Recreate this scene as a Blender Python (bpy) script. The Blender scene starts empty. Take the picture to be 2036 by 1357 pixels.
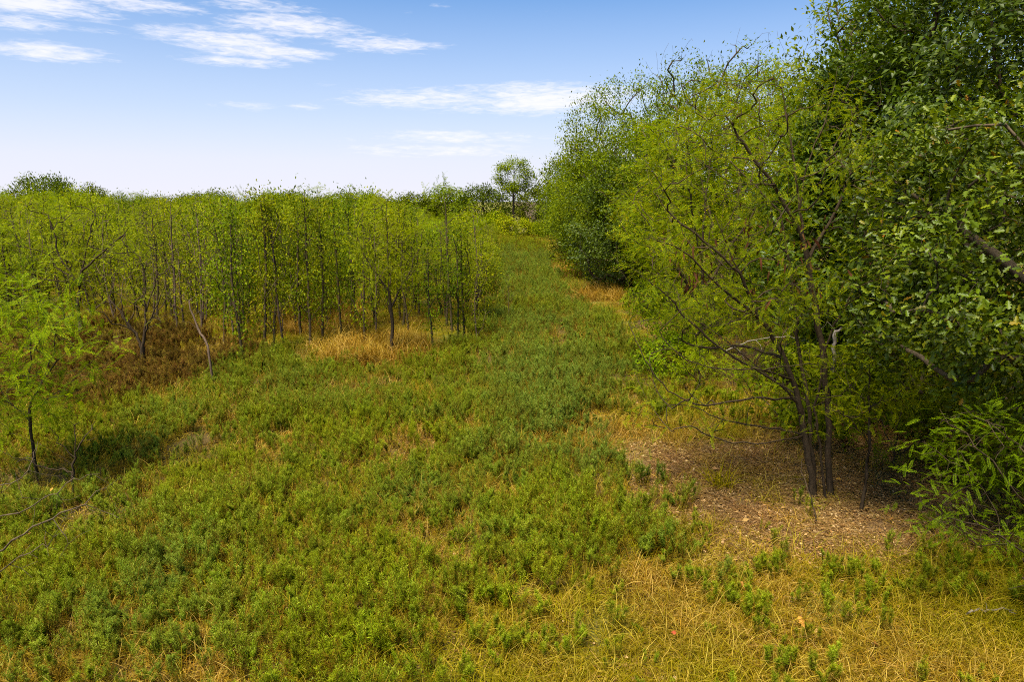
import bpy, math, random
import numpy as np
from mathutils import Vector, Matrix

# ------------------------------------------------------------------ camera, sky, sun
SC = bpy.context.scene
COL = SC.collection
CAM_H = 4.5
PITCH = math.radians(11.6)
FPX = 1357.0
cam_data = bpy.data.cameras.new('camera')
cam_data.lens = 24.0
cam_data.sensor_width = 36.0
cam_data.clip_start = 0.05
cam_data.clip_end = 6000
cam = bpy.data.objects.new('camera', cam_data)
COL.objects.link(cam)
cam.location = (0, 0, CAM_H)
cam.rotation_euler = (math.pi / 2 - PITCH, 0, 0)
SC.camera = cam

SUN_EL, SUN_AZ = 64.0, -146.0      # azimuth from +Y, negative = to the left
SC.view_settings.view_transform = 'Standard'
SC.view_settings.look = 'None'
SC.view_settings.exposure = 1.8
SC.view_settings.gamma = 1.0
SC.view_settings.use_curve_mapping = False

sun_data = bpy.data.lights.new('sun', 'SUN')
sun_data.energy = 3.3
sun_data.angle = math.radians(22)
sun_data.color = (1.0, 0.93, 0.76)
sun = bpy.data.objects.new('sun', sun_data)
COL.objects.link(sun)
_a, _e = math.radians(SUN_AZ), math.radians(SUN_EL)
to_sun = Vector((math.sin(_a) * math.cos(_e), math.cos(_a) * math.cos(_e), math.sin(_e)))
sun.rotation_euler = to_sun.to_track_quat('Z', 'Y').to_euler()


class NT:
    """small helper round a node tree"""
    def __init__(self, tree):
        self.t = tree
        self.n = tree.nodes
        self.l = tree.links

    def node(self, typ, **kw):
        nd = self.n.new(typ)
        for k, v in kw.items():
            setattr(nd, k, v)
        return nd

    def put(self, sock, val):
        if isinstance(val, bpy.types.NodeSocket):
            self.l.new(val, sock)
        elif val is not None:
            sock.default_value = val

    def math(self, op, a, b=None, c=None, clamp=False):
        nd = self.node('ShaderNodeMath', operation=op, use_clamp=clamp)
        self.put(nd.inputs[0], a)
        self.put(nd.inputs[1], b)
        if c is not None:
            self.put(nd.inputs[2], c)
        return nd.outputs[0]

    def mix(self, fac, a, b, blend='MIX'):
        nd = self.node('ShaderNodeMix', data_type='RGBA', blend_type=blend)
        self.put(nd.inputs[0], fac)
        self.put(nd.inputs[6], a)
        self.put(nd.inputs[7], b)
        return nd.outputs[2]

    def ramp(self, fac, stops, interp='LINEAR'):
        nd = self.node('ShaderNodeValToRGB')
        nd.color_ramp.interpolation = interp
        els = nd.color_ramp.elements
        while len(els) < len(stops):
            els.new(0.5)
        for el, (p, c) in zip(els, stops):
            el.position = p
            el.color = c if len(c) == 4 else (*c, 1)
        self.put(nd.inputs[0], fac)
        return nd.outputs[0]

    def noise(self, vec, scale, detail=3.0, rough=0.55, dist=0.0):
        nd = self.node('ShaderNodeTexNoise')
        if vec is not None:
            self.l.new(vec, nd.inputs['Vector'])
        nd.inputs['Scale'].default_value = scale
        nd.inputs['Detail'].default_value = detail
        nd.inputs['Roughness'].default_value = rough
        nd.inputs['Distortion'].default_value = dist
        return nd.outputs[0]


def make_world():
    w = bpy.data.worlds.new('World')
    SC.world = w
    w.use_nodes = True
    w.node_tree.nodes.clear()
    N = NT(w.node_tree)
    out = N.node('ShaderNodeOutputWorld')
    bg = N.node('ShaderNodeBackground')
    bg.inputs['Strength'].default_value = 0.0465
    N.l.new(bg.outputs[0], out.inputs[0])
    sky = N.node('ShaderNodeTexSky', sky_type='NISHITA')
    sky.sun_disc = False
    sky.sun_elevation = math.radians(SUN_EL)
    sky.sun_rotation = math.radians(SUN_AZ)
    sky.altitude = 150
    sky.air_density = 1.0
    sky.dust_density = 0.6
    sky.ozone_density = 2.0
    tc = N.node('ShaderNodeTexCoord')
    sep = N.node('ShaderNodeSeparateXYZ')
    N.l.new(tc.outputs['Generated'], sep.inputs[0])
    x, y, z = sep.outputs
    el = N.math('ARCSINE', z)
    az = N.math('ARCTAN2', x, y)
    eld = N.math('MULTIPLY', el, 180 / math.pi)
    azd = N.math('MULTIPLY', az, 180 / math.pi)
    # deeper blue overhead, milky air towards the horizon
    deep = N.mix(1.0, sky.outputs[0], (0.28, 0.71, 1.04, 1), 'MULTIPLY')
    hz = N.ramp(N.math('DIVIDE', eld, 90.0), [(0.0, (1, 1, 1)), (0.035, (.90, .90, .90)), (0.075, (.62, .62, .62)),
                                                (0.12, (.38, .38, .38)), (0.18, (.10, .10, .10)), (0.26, (0, 0, 0))])
    base = N.mix(hz, deep, (5.6, 5.55, 6.25, 1))
    # thin streaky clouds
    cv = N.node('ShaderNodeCombineXYZ')
    N.l.new(N.math('MULTIPLY', azd, 0.16), cv.inputs[0])
    N.l.new(N.math('ADD', N.math('MULTIPLY', eld, 1.05), N.math('MULTIPLY', azd, 0.012)), cv.inputs[1])
    n1 = N.noise(cv.outputs[0], 1.0, 7, 0.62, 0.35)
    cv2 = N.node('ShaderNodeCombineXYZ')
    N.l.new(N.math('MULTIPLY', azd, 0.8), cv2.inputs[0])
    N.l.new(N.math('MULTIPLY', eld, 4.2), cv2.inputs[1])
    n2 = N.noise(cv2.outputs[0], 1.0, 5, 0.6, 0.5)
    tex = N.math('ADD', N.math('MULTIPLY', n1, 0.5), N.math('MULTIPLY', n2, 0.5))

    def px(X, Y):
        dx, dy = (X - 1018) / FPX, (678.5 - Y) / FPX
        c, s = math.cos(PITCH), math.sin(PITCH)
        v = Vector((dx, c + dy * s, -s + dy * c)).normalized()
        return math.degrees(math.atan2(v.x, v.y)), math.degrees(math.asin(v.z))
    banks = []      # (centre x, centre y, half width, half height, weight) of the cloud banks, as seen
    for X, Y, HX, HY, W in [(60, 8, 190, 22, 1.0), (270, 8, 130, 16, .9), (520, 10, 130, 13, .85), (30, 42, 110, 16, .8), (110, 104, 130, 17, .95),
                            (430, 76, 150, 20, .95), (585, 52, 130, 22, 1.0), (520, 104, 140, 15, .95), (760, 88, 130, 16, .8), (690, 60, 60, 12, .7), (200, 60, 70, 9, .55),
                            (470, 122, 110, 10, .9), (490, 212, 70, 10, .7), (610, 212, 45, 7, .7), (640, 166, 40, 5, .5),
                            (900, 198, 230, 22, .85), (1090, 196, 210, 28, 1.0), (1230, 184, 60, 14, .6), (920, 272, 190, 13, .8), (880, 298, 210, 13, .75),
                            (680, 278, 50, 6, .5), (880, 10, 40, 8, .5), (1080, 25, 40, 6, .4), (815, 25, 30, 5, .4)]:
        a0, e0 = px(X, Y)
        a1, _ = px(X + HX, Y)
        _, e1 = px(X, Y - HY)
        banks.append((a0, e0, a1 - a0, e1 - e0, W))
    tot = None
    for a0, e0, ra, re, W in banks:
        da = N.math('DIVIDE', N.math('SUBTRACT', azd, a0), ra * 1.05)
        de = N.math('DIVIDE', N.math('SUBTRACT', eld, e0), re * 1.25)
        q = N.math('ADD', N.math('MULTIPLY', da, da), N.math('MULTIPLY', de, de))
        g = N.math('MULTIPLY', N.math('SUBTRACT', 1.0, N.math('MULTIPLY', q, 0.5), clamp=True), W)
        tot = g if tot is None else N.math('MAXIMUM', tot, g)
    # the same kind of cloud goes on overhead and behind
    away = N.math('MULTIPLY', N.math('SUBTRACT', eld, 17.0, clamp=True), 0.42)
    behind = N.math('MULTIPLY', N.math('SUBTRACT', N.math('ABSOLUTE', azd), 42.0, clamp=True), 0.40)
    tot = N.math('MAXIMUM', tot, N.math('MAXIMUM', away, behind))
    cl = N.math('ADD', tex, N.math('MULTIPLY', N.math('SUBTRACT', tot, 1.0), 0.5))
    mr = N.node('ShaderNodeMapRange', interpolation_type='SMOOTHSTEP')
    mr.inputs['From Min'].default_value = 0.20
    mr.inputs['From Max'].default_value = 0.58
    N.l.new(cl, mr.inputs['Value'])
    fac = N.math('MULTIPLY', mr.outputs[0], 0.86)
    col = N.mix(fac, base, (6.5, 6.4, 6.8, 1))
    N.l.new(col, bg.inputs['Color'])


make_world()

# ------------------------------------------------------------------ helpers
_c, _s = math.cos(PITCH), math.sin(PITCH)


def ray(px, py):
    dx, dy = (px - 1018) / FPX, (678.5 - py) / FPX
    return np.array((dx, _c + dy * _s, -_s + dy * _c))


def at(px, py):
    """ground point seen at a pixel of the photograph"""
    d = ray(px, py)
    t = CAM_H / -d[2]
    return np.array((d[0] * t, d[1] * t))


def on(px, py, depth):
    """point at a distance along Y"""
    d = ray(px, py)
    t = depth / d[1]
    return np.array((d[0] * t, depth, CAM_H + d[2] * t))


def rng_(seed):
    return np.random.default_rng(seed)


def vnoise(x, y, scale, seed=0):
    """smooth value noise in 0..1 (numpy)"""
    x = np.asarray(x, float) / scale + 137.3 * (seed + 1)
    y = np.asarray(y, float) / scale + 71.7 * (seed + 1)
    xi, yi = np.floor(x), np.floor(y)
    fx, fy = x - xi, y - yi
    fx, fy = fx * fx * (3 - 2 * fx), fy * fy * (3 - 2 * fy)

    def h(a, b):
        v = np.sin(a * 127.1 + b * 311.7 + seed * 17.7) * 43758.5453
        return v - np.floor(v)
    return (h(xi, yi) * (1 - fx) + h(xi + 1, yi) * fx) * (1 - fy) + (h(xi, yi + 1) * (1 - fx) + h(xi + 1, yi + 1) * fx) * fy


def fbm(x, y, scale, seed=0):
    return (vnoise(x, y, scale, seed) * .55 + vnoise(x, y, scale * .45, seed + 3) * .3 + vnoise(x, y, scale * .2, seed + 7) * .15)


def gz(x, y):
    """height of the ground"""
    return (fbm(x, y, 7.0, 5) - .5) * .22


def inpoly(x, y, poly):
    x, y = np.asarray(x), np.asarray(y)
    r = np.zeros(x.shape, bool)
    n = len(poly)
    for i in range(n):
        x0, y0 = poly[i]
        x1, y1 = poly[(i + 1) % n]
        if y0 == y1:
            continue
        c = ((y0 > y) != (y1 > y)) & (x < (x1 - x0) * (y - y0) / (y1 - y0) + x0)
        r ^= c
    return r


def unit(v):
    return v / np.maximum(np.linalg.norm(v, axis=-1, keepdims=True), 1e-9)


class MB:
    """collects geometry and links it as ONE mesh"""
    def __init__(self):
        self.v, self.f, self.n = [], [], 0

    def add(self, verts, faces, mat=0):
        self.v.append(np.asarray(verts, np.float32).reshape(-1, 3))
        self.f.append((np.asarray(faces, np.int32) + self.n, mat))
        self.n += len(self.v[-1])

    def stamp(self, base, faces, pos, A, s, mat=0):
        """base shape copied to every pos with axes A (columns) and size s"""
        if len(pos) == 0:
            return
        base = np.asarray(base, float)
        s = np.asarray(s, float)
        V = pos[:, None, :] + s[:, None, None] * np.einsum('nij,vj->nvi', A, base)
        off = (np.arange(len(pos)) * len(base))[:, None]
        for fs in faces:
            F = np.asarray(fs, np.int32)
            self_f = (F[None] + off[:, :, None]).reshape(-1, F.shape[1])
            self.f.append((self_f + self.n, mat))
        self.v.append(V.reshape(-1, 3).astype(np.float32))
        self.n += len(self.v[-1])

    def tube(self, pts, rad, sides=5, mat=0, cap=True):
        pts = np.asarray(pts, float)
        rad = np.asarray(rad, float)
        n = len(pts)
        if n < 2:
            return
        t = np.empty_like(pts)
        t[1:-1] = pts[2:] - pts[:-2]
        t[0] = pts[1] - pts[0]
        t[-1] = pts[-1] - pts[-2]
        t = unit(t)
        ref = np.array((0., 0., 1.)) if abs(t[:, 2]).mean() < .8 else np.array((1., 0., 0.))
        u = unit(np.cross(t, ref))
        w = np.cross(t, u)
        a = np.arange(sides) * 2 * math.pi / sides
        V = pts[:, None] + rad[:, None, None] * (np.cos(a)[None, :, None] * u[:, None] + np.sin(a)[None, :, None] * w[:, None])
        i = np.arange(n - 1)[:, None] * sides
        j = np.arange(sides)[None]
        k = (j + 1) % sides
        F = np.stack([i + j, i + k, i + sides + k, i + sides + j], -1).reshape(-1, 4)
        self.add(V.reshape(-1, 3), F, mat)

    def mesh(self, name, mats):
        me = bpy.data.meshes.new(name)
        if not self.v:
            return me
        V = np.concatenate(self.v)
        me.vertices.add(len(V))
        me.vertices.foreach_set('co', V.ravel())
        nl = sum(f.size for f, _ in self.f)
        npoly = sum(len(f) for f, _ in self.f)
        me.loops.add(nl)
        me.polygons.add(npoly)
        me.loops.foreach_set('vertex_index', np.concatenate([f.ravel() for f, _ in self.f]))
        tot = np.concatenate([np.full(len(f), f.shape[1], np.int32) for f, _ in self.f])
        st = np.concatenate([[0], np.cumsum(tot)[:-1]]).astype(np.int32)
        me.polygons.foreach_set('loop_start', st)
        me.polygons.foreach_set('material_index', np.concatenate([np.full(len(f), m, np.int32) for f, m in self.f]))
        me.polygons.foreach_set('use_smooth', np.ones(npoly, bool))
        me.update(calc_edges=True)
        for m in mats:
            me.materials.append(m)
        return me

    def build(self, name, mats, parent=None):
        o = bpy.data.objects.new(name, self.mesh(name, mats if isinstance(mats, (list, tuple)) else [mats]))
        COL.objects.link(o)
        o.parent = parent
        return o


def tag(o, label=None, cat=None, group=None, kind=None):
    for k, v in (('label', label), ('category', cat), ('group', group), ('kind', kind)):
        if v:
            o[k] = v
    return o


def empty(name, loc, rz=0.0):
    o = bpy.data.objects.new(name, None)
    COL.objects.link(o)
    o.empty_display_size = .3
    o.location = tuple(float(q) for q in loc)
    o.rotation_euler = (0, 0, rz)
    return o


def copy_tree(o, parent=None):
    c = o.copy()
    COL.objects.link(c)
    if parent:
        c.parent = parent
    for ch in o.children:
        copy_tree(ch, c)
    return c


# ------------------------------------------------------------------ materials
def leaf_mat(name, stops, rough=.65, trans=.35, spec=.08, tint=None, objvar=.25, tcol=(1.25, 1.3, .5)):
    m = bpy.data.materials.new(name)
    m.use_nodes = True
    m.node_tree.nodes.clear()
    N = NT(m.node_tree)
    out = N.node('ShaderNodeOutputMaterial')
    geo = N.node('ShaderNodeNewGeometry')
    oi = N.node('ShaderNodeObjectInfo')
    col = N.ramp(geo.outputs['Random Per Island'], stops)
    if tint is not None:
        at_ = N.node('ShaderNodeAttribute', attribute_type='INSTANCER', attribute_name='tint')
        col2 = N.ramp(geo.outputs['Random Per Island'], tint)
        col = N.mix(at_.outputs['Fac'], col, col2)
    hs = N.node('ShaderNodeHueSaturation')
    N.put(hs.inputs['Hue'], N.math('ADD', .5 - objvar * .06, N.math('MULTIPLY', oi.outputs['Random'], objvar * .12)))
    N.put(hs.inputs['Saturation'], 1.13)
    r2 = N.math('FRACT', N.math('MULTIPLY', oi.outputs['Random'], 7.31))
    N.put(hs.inputs['Value'], N.math('ADD', 1 - objvar, N.math('MULTIPLY', r2, objvar * 2)))
    N.l.new(col, hs.inputs['Color'])
    # fine mottling of the blade
    tcn = N.node('ShaderNodeTexCoord')
    nz = N.noise(tcn.outputs['Object'], 14.0, 2)
    mott = N.ramp(nz, [(.3, (.82, .82, .82)), (.7, (1.14, 1.14, 1.14))])
    c = N.mix(1.0, hs.outputs[0], mott, 'MULTIPLY')
    p = N.node('ShaderNodeBsdfPrincipled')
    N.l.new(c, p.inputs['Base Color'])
    p.inputs['Roughness'].default_value = rough
    p.inputs['Specular IOR Level'].default_value = spec
    tr = N.node('ShaderNodeBsdfTranslucent')
    N.l.new(N.mix(1.0, c, (*tcol, 1), 'MULTIPLY'), tr.inputs['Color'])
    mx = N.node('ShaderNodeMixShader')
    mx.inputs[0].default_value = trans
    N.l.new(p.outputs[0], mx.inputs[1])
    N.l.new(tr.outputs[0], mx.inputs[2])
    N.l.new(mx.outputs[0], out.inputs[0])
    return m


def bark_mat(name, a, b, scale=9.0):
    m = bpy.data.materials.new(name)
    m.use_nodes = True
    N = NT(m.node_tree)
    p = m.node_tree.nodes['Principled BSDF']
    tcn = N.node('ShaderNodeTexCoord')
    mp = N.node('ShaderNodeMapping')
    mp.inputs['Scale'].default_value = (1, 1, .35)
    N.l.new(tcn.outputs['Object'], mp.inputs[0])
    n1 = N.noise(mp.outputs[0], scale * 3, 6, .65, .4)
    n2 = N.noise(tcn.outputs['Object'], 1.7, 3)
    c1 = N.ramp(n1, [(.32, a), (.68, b)])
    c = N.mix(N.math('MULTIPLY', n2, .5), c1, tuple(q * .8 for q in b) + (1,))
    N.l.new(c, p.inputs['Base Color'])
    p.inputs['Roughness'].default_value = .9
    p.inputs['Specular IOR Level'].default_value = .05
    bp = N.node('ShaderNodeBump')
    bp.inputs['Strength'].default_value = .6
    bp.inputs['Distance'].default_value = .02
    N.l.new(n1, bp.inputs['Height'])
    N.l.new(bp.outputs[0], p.inputs['Normal'])
    return m


M = {}
M['oak'] = leaf_mat('oak_leaf', [(0, (.030, .050, .005)), (.5, (.070, .102, .010)), (.90, (.15, .18, .022)), (.985, (.16, .14, .02)), (1, (.25, .12, .03))], rough=.46, trans=.24, spec=.26, objvar=.1)
M['oak_dark'] = leaf_mat('dark_oak_leaf', [(0, (.034, .055, .005)), (.6, (.060, .088, .008)), (1, (.105, .135, .014))], rough=.48, trans=.24, spec=.24, objvar=.12)
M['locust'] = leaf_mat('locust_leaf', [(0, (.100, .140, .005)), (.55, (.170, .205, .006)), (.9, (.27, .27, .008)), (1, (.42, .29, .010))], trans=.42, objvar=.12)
M['locust_fresh'] = leaf_mat('fresh_locust_leaf', [(0, (.125, .20, .007)), (.6, (.20, .27, .010)), (1, (.30, .33, .016))], trans=.42, objvar=.1)
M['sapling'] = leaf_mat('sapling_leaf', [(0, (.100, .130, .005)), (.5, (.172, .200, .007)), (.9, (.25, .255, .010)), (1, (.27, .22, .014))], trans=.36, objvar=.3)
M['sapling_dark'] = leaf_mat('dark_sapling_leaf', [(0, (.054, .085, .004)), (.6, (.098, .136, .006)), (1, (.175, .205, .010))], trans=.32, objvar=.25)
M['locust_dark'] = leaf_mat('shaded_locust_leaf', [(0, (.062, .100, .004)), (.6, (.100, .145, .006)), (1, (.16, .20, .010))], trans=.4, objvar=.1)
M['feather'] = leaf_mat('feathery_leaf', [(0, (.112, .152, .005)), (.6, (.172, .212, .006)), (1, (.25, .265, .010))], trans=.42, objvar=.22)
M['wood'] = leaf_mat('woodland_leaf', [(0, (.068, .098, .005)), (.6, (.115, .150, .007)), (1, (.18, .20, .012))], trans=.34, objvar=.3)
M['wood_light'] = leaf_mat('light_woodland_leaf', [(0, (.080, .115, .005)), (.6, (.135, .170, .007)), (1, (.20, .225, .012))], trans=.36, objvar=.15)
M['far'] = leaf_mat('far_leaf', [(0, (.062, .085, .006)), (.6, (.100, .130, .009)), (1, (.155, .175, .014))], trans=.3, objvar=.35)
M['weed'] = leaf_mat('weed_leaf', [(0, (.064, .100, .018)), (.55, (.138, .190, .034)), (1, (.30, .36, .095))], trans=.34, objvar=.25,
                     tint=[(0, (.082, .108, .008)), (.55, (.190, .220, .018)), (1, (.38, .40, .065))])
M['weed_stem'] = leaf_mat('weed_stem', [(0, (.12, .085, .016)), (.6, (.17, .11, .025)), (1, (.22, .17, .03))], trans=.15, objvar=.3)
M['brown'] = leaf_mat('withered_leaf', [(0, (.060, .032, .012)), (.5, (.115, .064, .022)), (.78, (.18, .115, .032)), (1, (.20, .18, .03))], trans=.25, objvar=.3, tcol=(1.2, 1, .6))
M['straw'] = leaf_mat('straw_blade', [(0, (.14, .078, .018)), (.5, (.30, .185, .044)), (1, (.50, .35, .13))], trans=.3, objvar=.25, tcol=(1.1, 1, .6),
                      tint=[(0, (.10, .112, .008)), (.5, (.17, .165, .014)), (1, (.30, .245, .035))])
M['litter'] = leaf_mat('litter_leaf', [(0, (.11, .056, .022)), (.5, (.25, .148, .062)), (.9, (.40, .265, .13)), (1, (.52, .38, .23))], trans=.1, objvar=.2, tcol=(1.1, 1, .8))
M['red_leaf'] = leaf_mat('red_leaf', [(0, (.30, .09, .055)), (1, (.36, .12, .07))], trans=.2, objvar=.1, tcol=(1, 1, 1))
M['orange_leaf'] = leaf_mat('orange_leaf', [(0, (.38, .19, .06)), (1, (.46, .26, .10))], trans=.2, objvar=.2, tcol=(1, 1, 1))
M['pod'] = leaf_mat('seed_pod', [(0, (.050, .022, .012)), (1, (.10, .045, .022))], trans=.05, objvar=.3, tcol=(1, 1, 1))
M['bark'] = bark_mat('grey_brown_bark', (.034, .024, .014), (.125, .092, .058))
M['bark_dark'] = bark_mat('dark_bark', (.020, .013, .007), (.080, .055, .032))
M['bark_sap'] = bark_mat('sapling_bark', (.030, .021, .010), (.105, .076, .040))
M['bark_dead'] = bark_mat('bleached_dead_wood', (.10, .080, .064), (.28, .235, .20))
M['twig'] = bark_mat('purple_brown_twig', (.060, .038, .024), (.16, .108, .075))
M['twig_pale'] = bark_mat('pale_grey_twig', (.08, .064, .050), (.22, .18, .145))

# ------------------------------------------------------------------ leaf shapes (along +Y, size 1)
LEAF = (np.array([(0, 0, 0), (-.23, .42, .05), (0, .48, -.02), (.23, .42, .05), (0, 1, -.16)]),
        [np.array([(0, 2, 1), (0, 3, 2), (1, 2, 4), (2, 3, 4)])])
_ol = [(0, 0), (.045, .10), (.20, .26), (.09, .38), (.30, .55), (.12, .66), (.22, .86), (0, 1)]
OAK = (np.array([(-x, y, .10 * x - .22 * (y - .35) ** 2) for x, y in _ol] + [(x, y, .10 * x - .22 * (y - .35) ** 2) for x, y in _ol[1:-1]] + [(0, .5, -.05)]),
       [np.array([(0, 14, 7, 6, 5, 4, 3, 2), (0, 8, 9, 10, 11, 12, 13, 7)][:1]), np.array([(0, 2, 1)])])
# each half as one polygon: left 0..7, right 0,8..13,7
OAK = (OAK[0], [np.array([(7, 6, 5, 4, 3, 2, 1, 0), (0, 8, 9, 10, 11, 12, 13, 7)])])
SIMPLE_OAK = (np.array([(0, 0, 0), (-.26, .35, .05), (-.10, .5, -.02), (-.26, .75, .02), (0, 1, -.15), (.26, .75, .02), (.10, .5, -.02), (.26, .35, .05)]),
              [np.array([(0, 7, 6, 2), (0, 2, 1, 1)][:1]), np.array([(0, 2, 1), (0, 7, 6)][:1]), np.array([(2, 6, 5), (2, 5, 4), (2, 4, 3)])])


def frond(pairs=9, wid=.17, seed=0):
    r = rng_(900 + seed)
    V, F = [], []
    for i in range(pairs):
        t = .12 + .86 * i / (pairs - 1)
        zc = -.28 * t * t
        for sgn in (-1, 1):
            L = wid * (1.15 - .45 * abs(2 * t - 1) ** 2) * r.uniform(.85, 1.15)
            a = math.radians(r.uniform(58, 80))
            d = np.array((sgn * math.sin(a), math.cos(a), r.uniform(-.35, .1)))
            w = np.array((-.0, .42, 0)) * .062 * 1.6 * (9 / max(pairs, 9)) ** .8
            b = np.array((0, t, zc))
            k = len(V)
            V += [b, b + d * L * .5 + w, b + d * L, b + d * L * .5 - w]
            F.append((k, k + 1, k + 2, k + 3) if sgn > 0 else (k, k + 3, k + 2, k + 1))
    # rachis
    k = len(V)
    V += [np.array((-.006, 0, 0)), np.array((.006, 0, 0)), np.array((.004, 1, -.28)), np.array((-.004, 1, -.28)), ]
    F.append((k, k + 1, k + 2, k + 3))
    return np.array(V), [np.array(F)]


FROND = frond(9)
FROND_LOW = frond(6, .22, 1)
FROND_FINE = frond(13, .135, 2)


def axes(d, up):
    y = unit(np.asarray(d, float))
    z = up - (up * y).sum(-1, keepdims=True) * y
    z = unit(z)
    x = np.cross(y, z)
    return np.stack([x, y, z], -1)


def rdir(r, n):
    return unit(r.normal(size=(n, 3)))


# ------------------------------------------------------------------ branching skeleton
class Skel:
    def __init__(self, seed):
        self.r = rng_(seed)
        self.P, self.par, self.tips = [], [], []

    def line(self, pts, start=-1, wig=.02, step=.25):
        """a hand-laid stem or limb; start = node it leaves from"""
        pts = [np.asarray(p, float) for p in pts]
        par = start
        if start >= 0:
            pts = [self.P[start]] + pts
        if len(pts) > 2:        # round the bends
            q = [2 * pts[0] - pts[1]] + pts + [2 * pts[-1] - pts[-2]]
            fine = []
            for i in range(1, len(q) - 2):
                for t in (0, .25, .5, .75):
                    fine.append(.5 * (2 * q[i] + (q[i + 1] - q[i - 1]) * t + (2 * q[i - 1] - 5 * q[i] + 4 * q[i + 1] - q[i + 2]) * t * t + (3 * q[i] - q[i - 1] - 3 * q[i + 1] + q[i + 2]) * t ** 3))
            pts = fine + [pts[-1]]
        first = True
        for a, b in zip(pts[:-1], pts[1:]):
            n = max(1, int(np.linalg.norm(b - a) / step))
            for i in range(n + 1):
                if i == 0 and not (first and start < 0):
                    continue
                p = a + (b - a) * i / n
                if not (first and i == 0):
                    p = p + self.r.normal(size=3) * wig
                self.P.append(p)
                self.par.append(par)
                par = len(self.P) - 1
            first = False
        return par

    def nearest(self, t):
        P = np.asarray(self.P)
        return int(np.argmin(np.linalg.norm(P - t, axis=1)))

    def reach(self, targets, step=.3, wig=.03, up=.5, arch=.12, pen=1.2, maxang=None):
        """grow a twig from the skeleton to each target, nearest first"""
        T = np.asarray(targets, float)
        P0 = np.asarray(self.P)
        d0 = np.array([np.linalg.norm(P0 - t, axis=1).min() for t in T])
        for t in T[np.argsort(d0)]:
            P = np.asarray(self.P)
            v = t - P
            d = np.linalg.norm(v, axis=1)
            cost = d + pen * np.maximum(0, P[:, 2] - t[2] + up * d)
            i = int(np.argmin(cost))
            p0, L = P[i], d[i]
            pd = P[i] - P[self.par[i]] if self.par[i] >= 0 else np.array((0, 0, 1.))
            pd = pd / (np.linalg.norm(pd) + 1e-6)
            mid = p0 + (t - p0) * .5 + pd * L * .18 + np.array((0, 0, arch * L)) + self.r.normal(size=3) * .05 * L
            n = max(2, int(L / step))
            par = i
            for k in range(1, n + 1):
                q = k / n
                p = (1 - q) ** 2 * p0 + 2 * q * (1 - q) * mid + q * q * t
                if k < n:
                    p = p + self.r.normal(size=3) * wig
                self.P.append(p)
                self.par.append(par)
                par = len(self.P) - 1
            self.tips.append(par)

    def finish(self, rbase, rtip=.004, power=.5):
        n = len(self.P)
        w = np.zeros(n)
        haschild = np.zeros(n, bool)
        for p in self.par:
            if p >= 0:
                haschild[p] = True
        w[~haschild] = 1
        for i in range(n - 1, -1, -1):
            if self.par[i] >= 0:
                w[self.par[i]] += w[i]
        self.w = w
        wm = w.max()
        self.R = rtip + (rbase - rtip) * ((w - 1) / max(wm - 1, 1)) ** power
        self.Pa = np.asarray(self.P)

    def chains(self):
        n = len(self.P)
        ch = [[] for _ in range(n)]
        roots = []
        for i, p in enumerate(self.par):
            (ch[p] if p >= 0 else roots).append(i)
        out = []
        stack = [(r, -1) for r in roots]
        while stack:
            i, p = stack.pop()
            c = [p, i] if p >= 0 else [i]
            while ch[i]:
                k = max(ch[i], key=lambda q: self.w[q])
                for q in ch[i]:
                    if q != k:
                        stack.append((q, i))
                c.append(k)
                i = k
            out.append(c)
        return out

    def wood(self, mb, flare=0.0, rmin_sides=.012, off=np.zeros(3), mat=0, select=None):
        for c in self.chains():
            if select is not None and not select(c):
                continue
            P = self.Pa[c] - off
            R = self.R[c].copy()
            if self.par[c[1] if len(c) > 1 else c[0]] >= 0 and self.par[c[0]] != -1 or c[0] != 0:
                if len(c) > 1 and self.par[c[1]] == c[0]:
                    R[0] = min(R[0], R[1] * 1.15)
            if self.par[c[0]] == -1 and flare:
                z = P[:, 2] - P[0, 2]
                R = R * (1 + flare * np.exp(-z / .25))
            s = 8 if R.max() > .06 else (6 if R.max() > .025 else (4 if R.max() > rmin_sides else 3))
            mb.tube(P, R, s, mat)


def crown_points(r, n, centre, rad, shell=.5, lump=.22, zmin=None, nl=9):
    """points through an uneven crown"""
    D = rdir(r, n)
    L = rdir(r, nl)
    amp = r.uniform(-lump, lump, nl)
    k = np.exp(4 * (D @ L.T - 1)) @ amp
    q = (1 + k) * (shell + (1 - shell) * r.random(n) ** .5)
    p = np.asarray(centre) + D * q[:, None] * np.asarray(rad)
    if zmin is not None:
        p[:, 2] = np.where(p[:, 2] < zmin, zmin + r.random(n) * .5, p[:, 2])
    return p


def leaves_at(r, sk, per, spread, size, droop=.3, centre=None, flat=.7, back=.35, updir=.6):
    """leaf positions and axes clustered round the twig ends"""
    T = sk.Pa[sk.tips]
    par = np.asarray(sk.par)[sk.tips]
    D = unit(T - sk.Pa[par])
    n = len(T) * per
    ti = np.repeat(np.arange(len(T)), per)
    sp = np.asarray(spread)
    pos = T[ti] - D[ti] * (r.random(n) * back)[:, None] + r.normal(size=(n, 3)) * sp * np.array((1, 1, flat))
    out = pos - (np.asarray(centre) if centre is not None else T.mean(0))
    d = unit(D[ti] * .6 + unit(out) * .5 + rdir(r, n) * .8 + np.array((0, 0, -droop)))
    up = unit(np.array((0, 0, updir)) + unit(out) * .45 + rdir(r, n) * .55)
    s = r.uniform(size[0], size[1], n)
    return pos, axes(d, up), s


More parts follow.
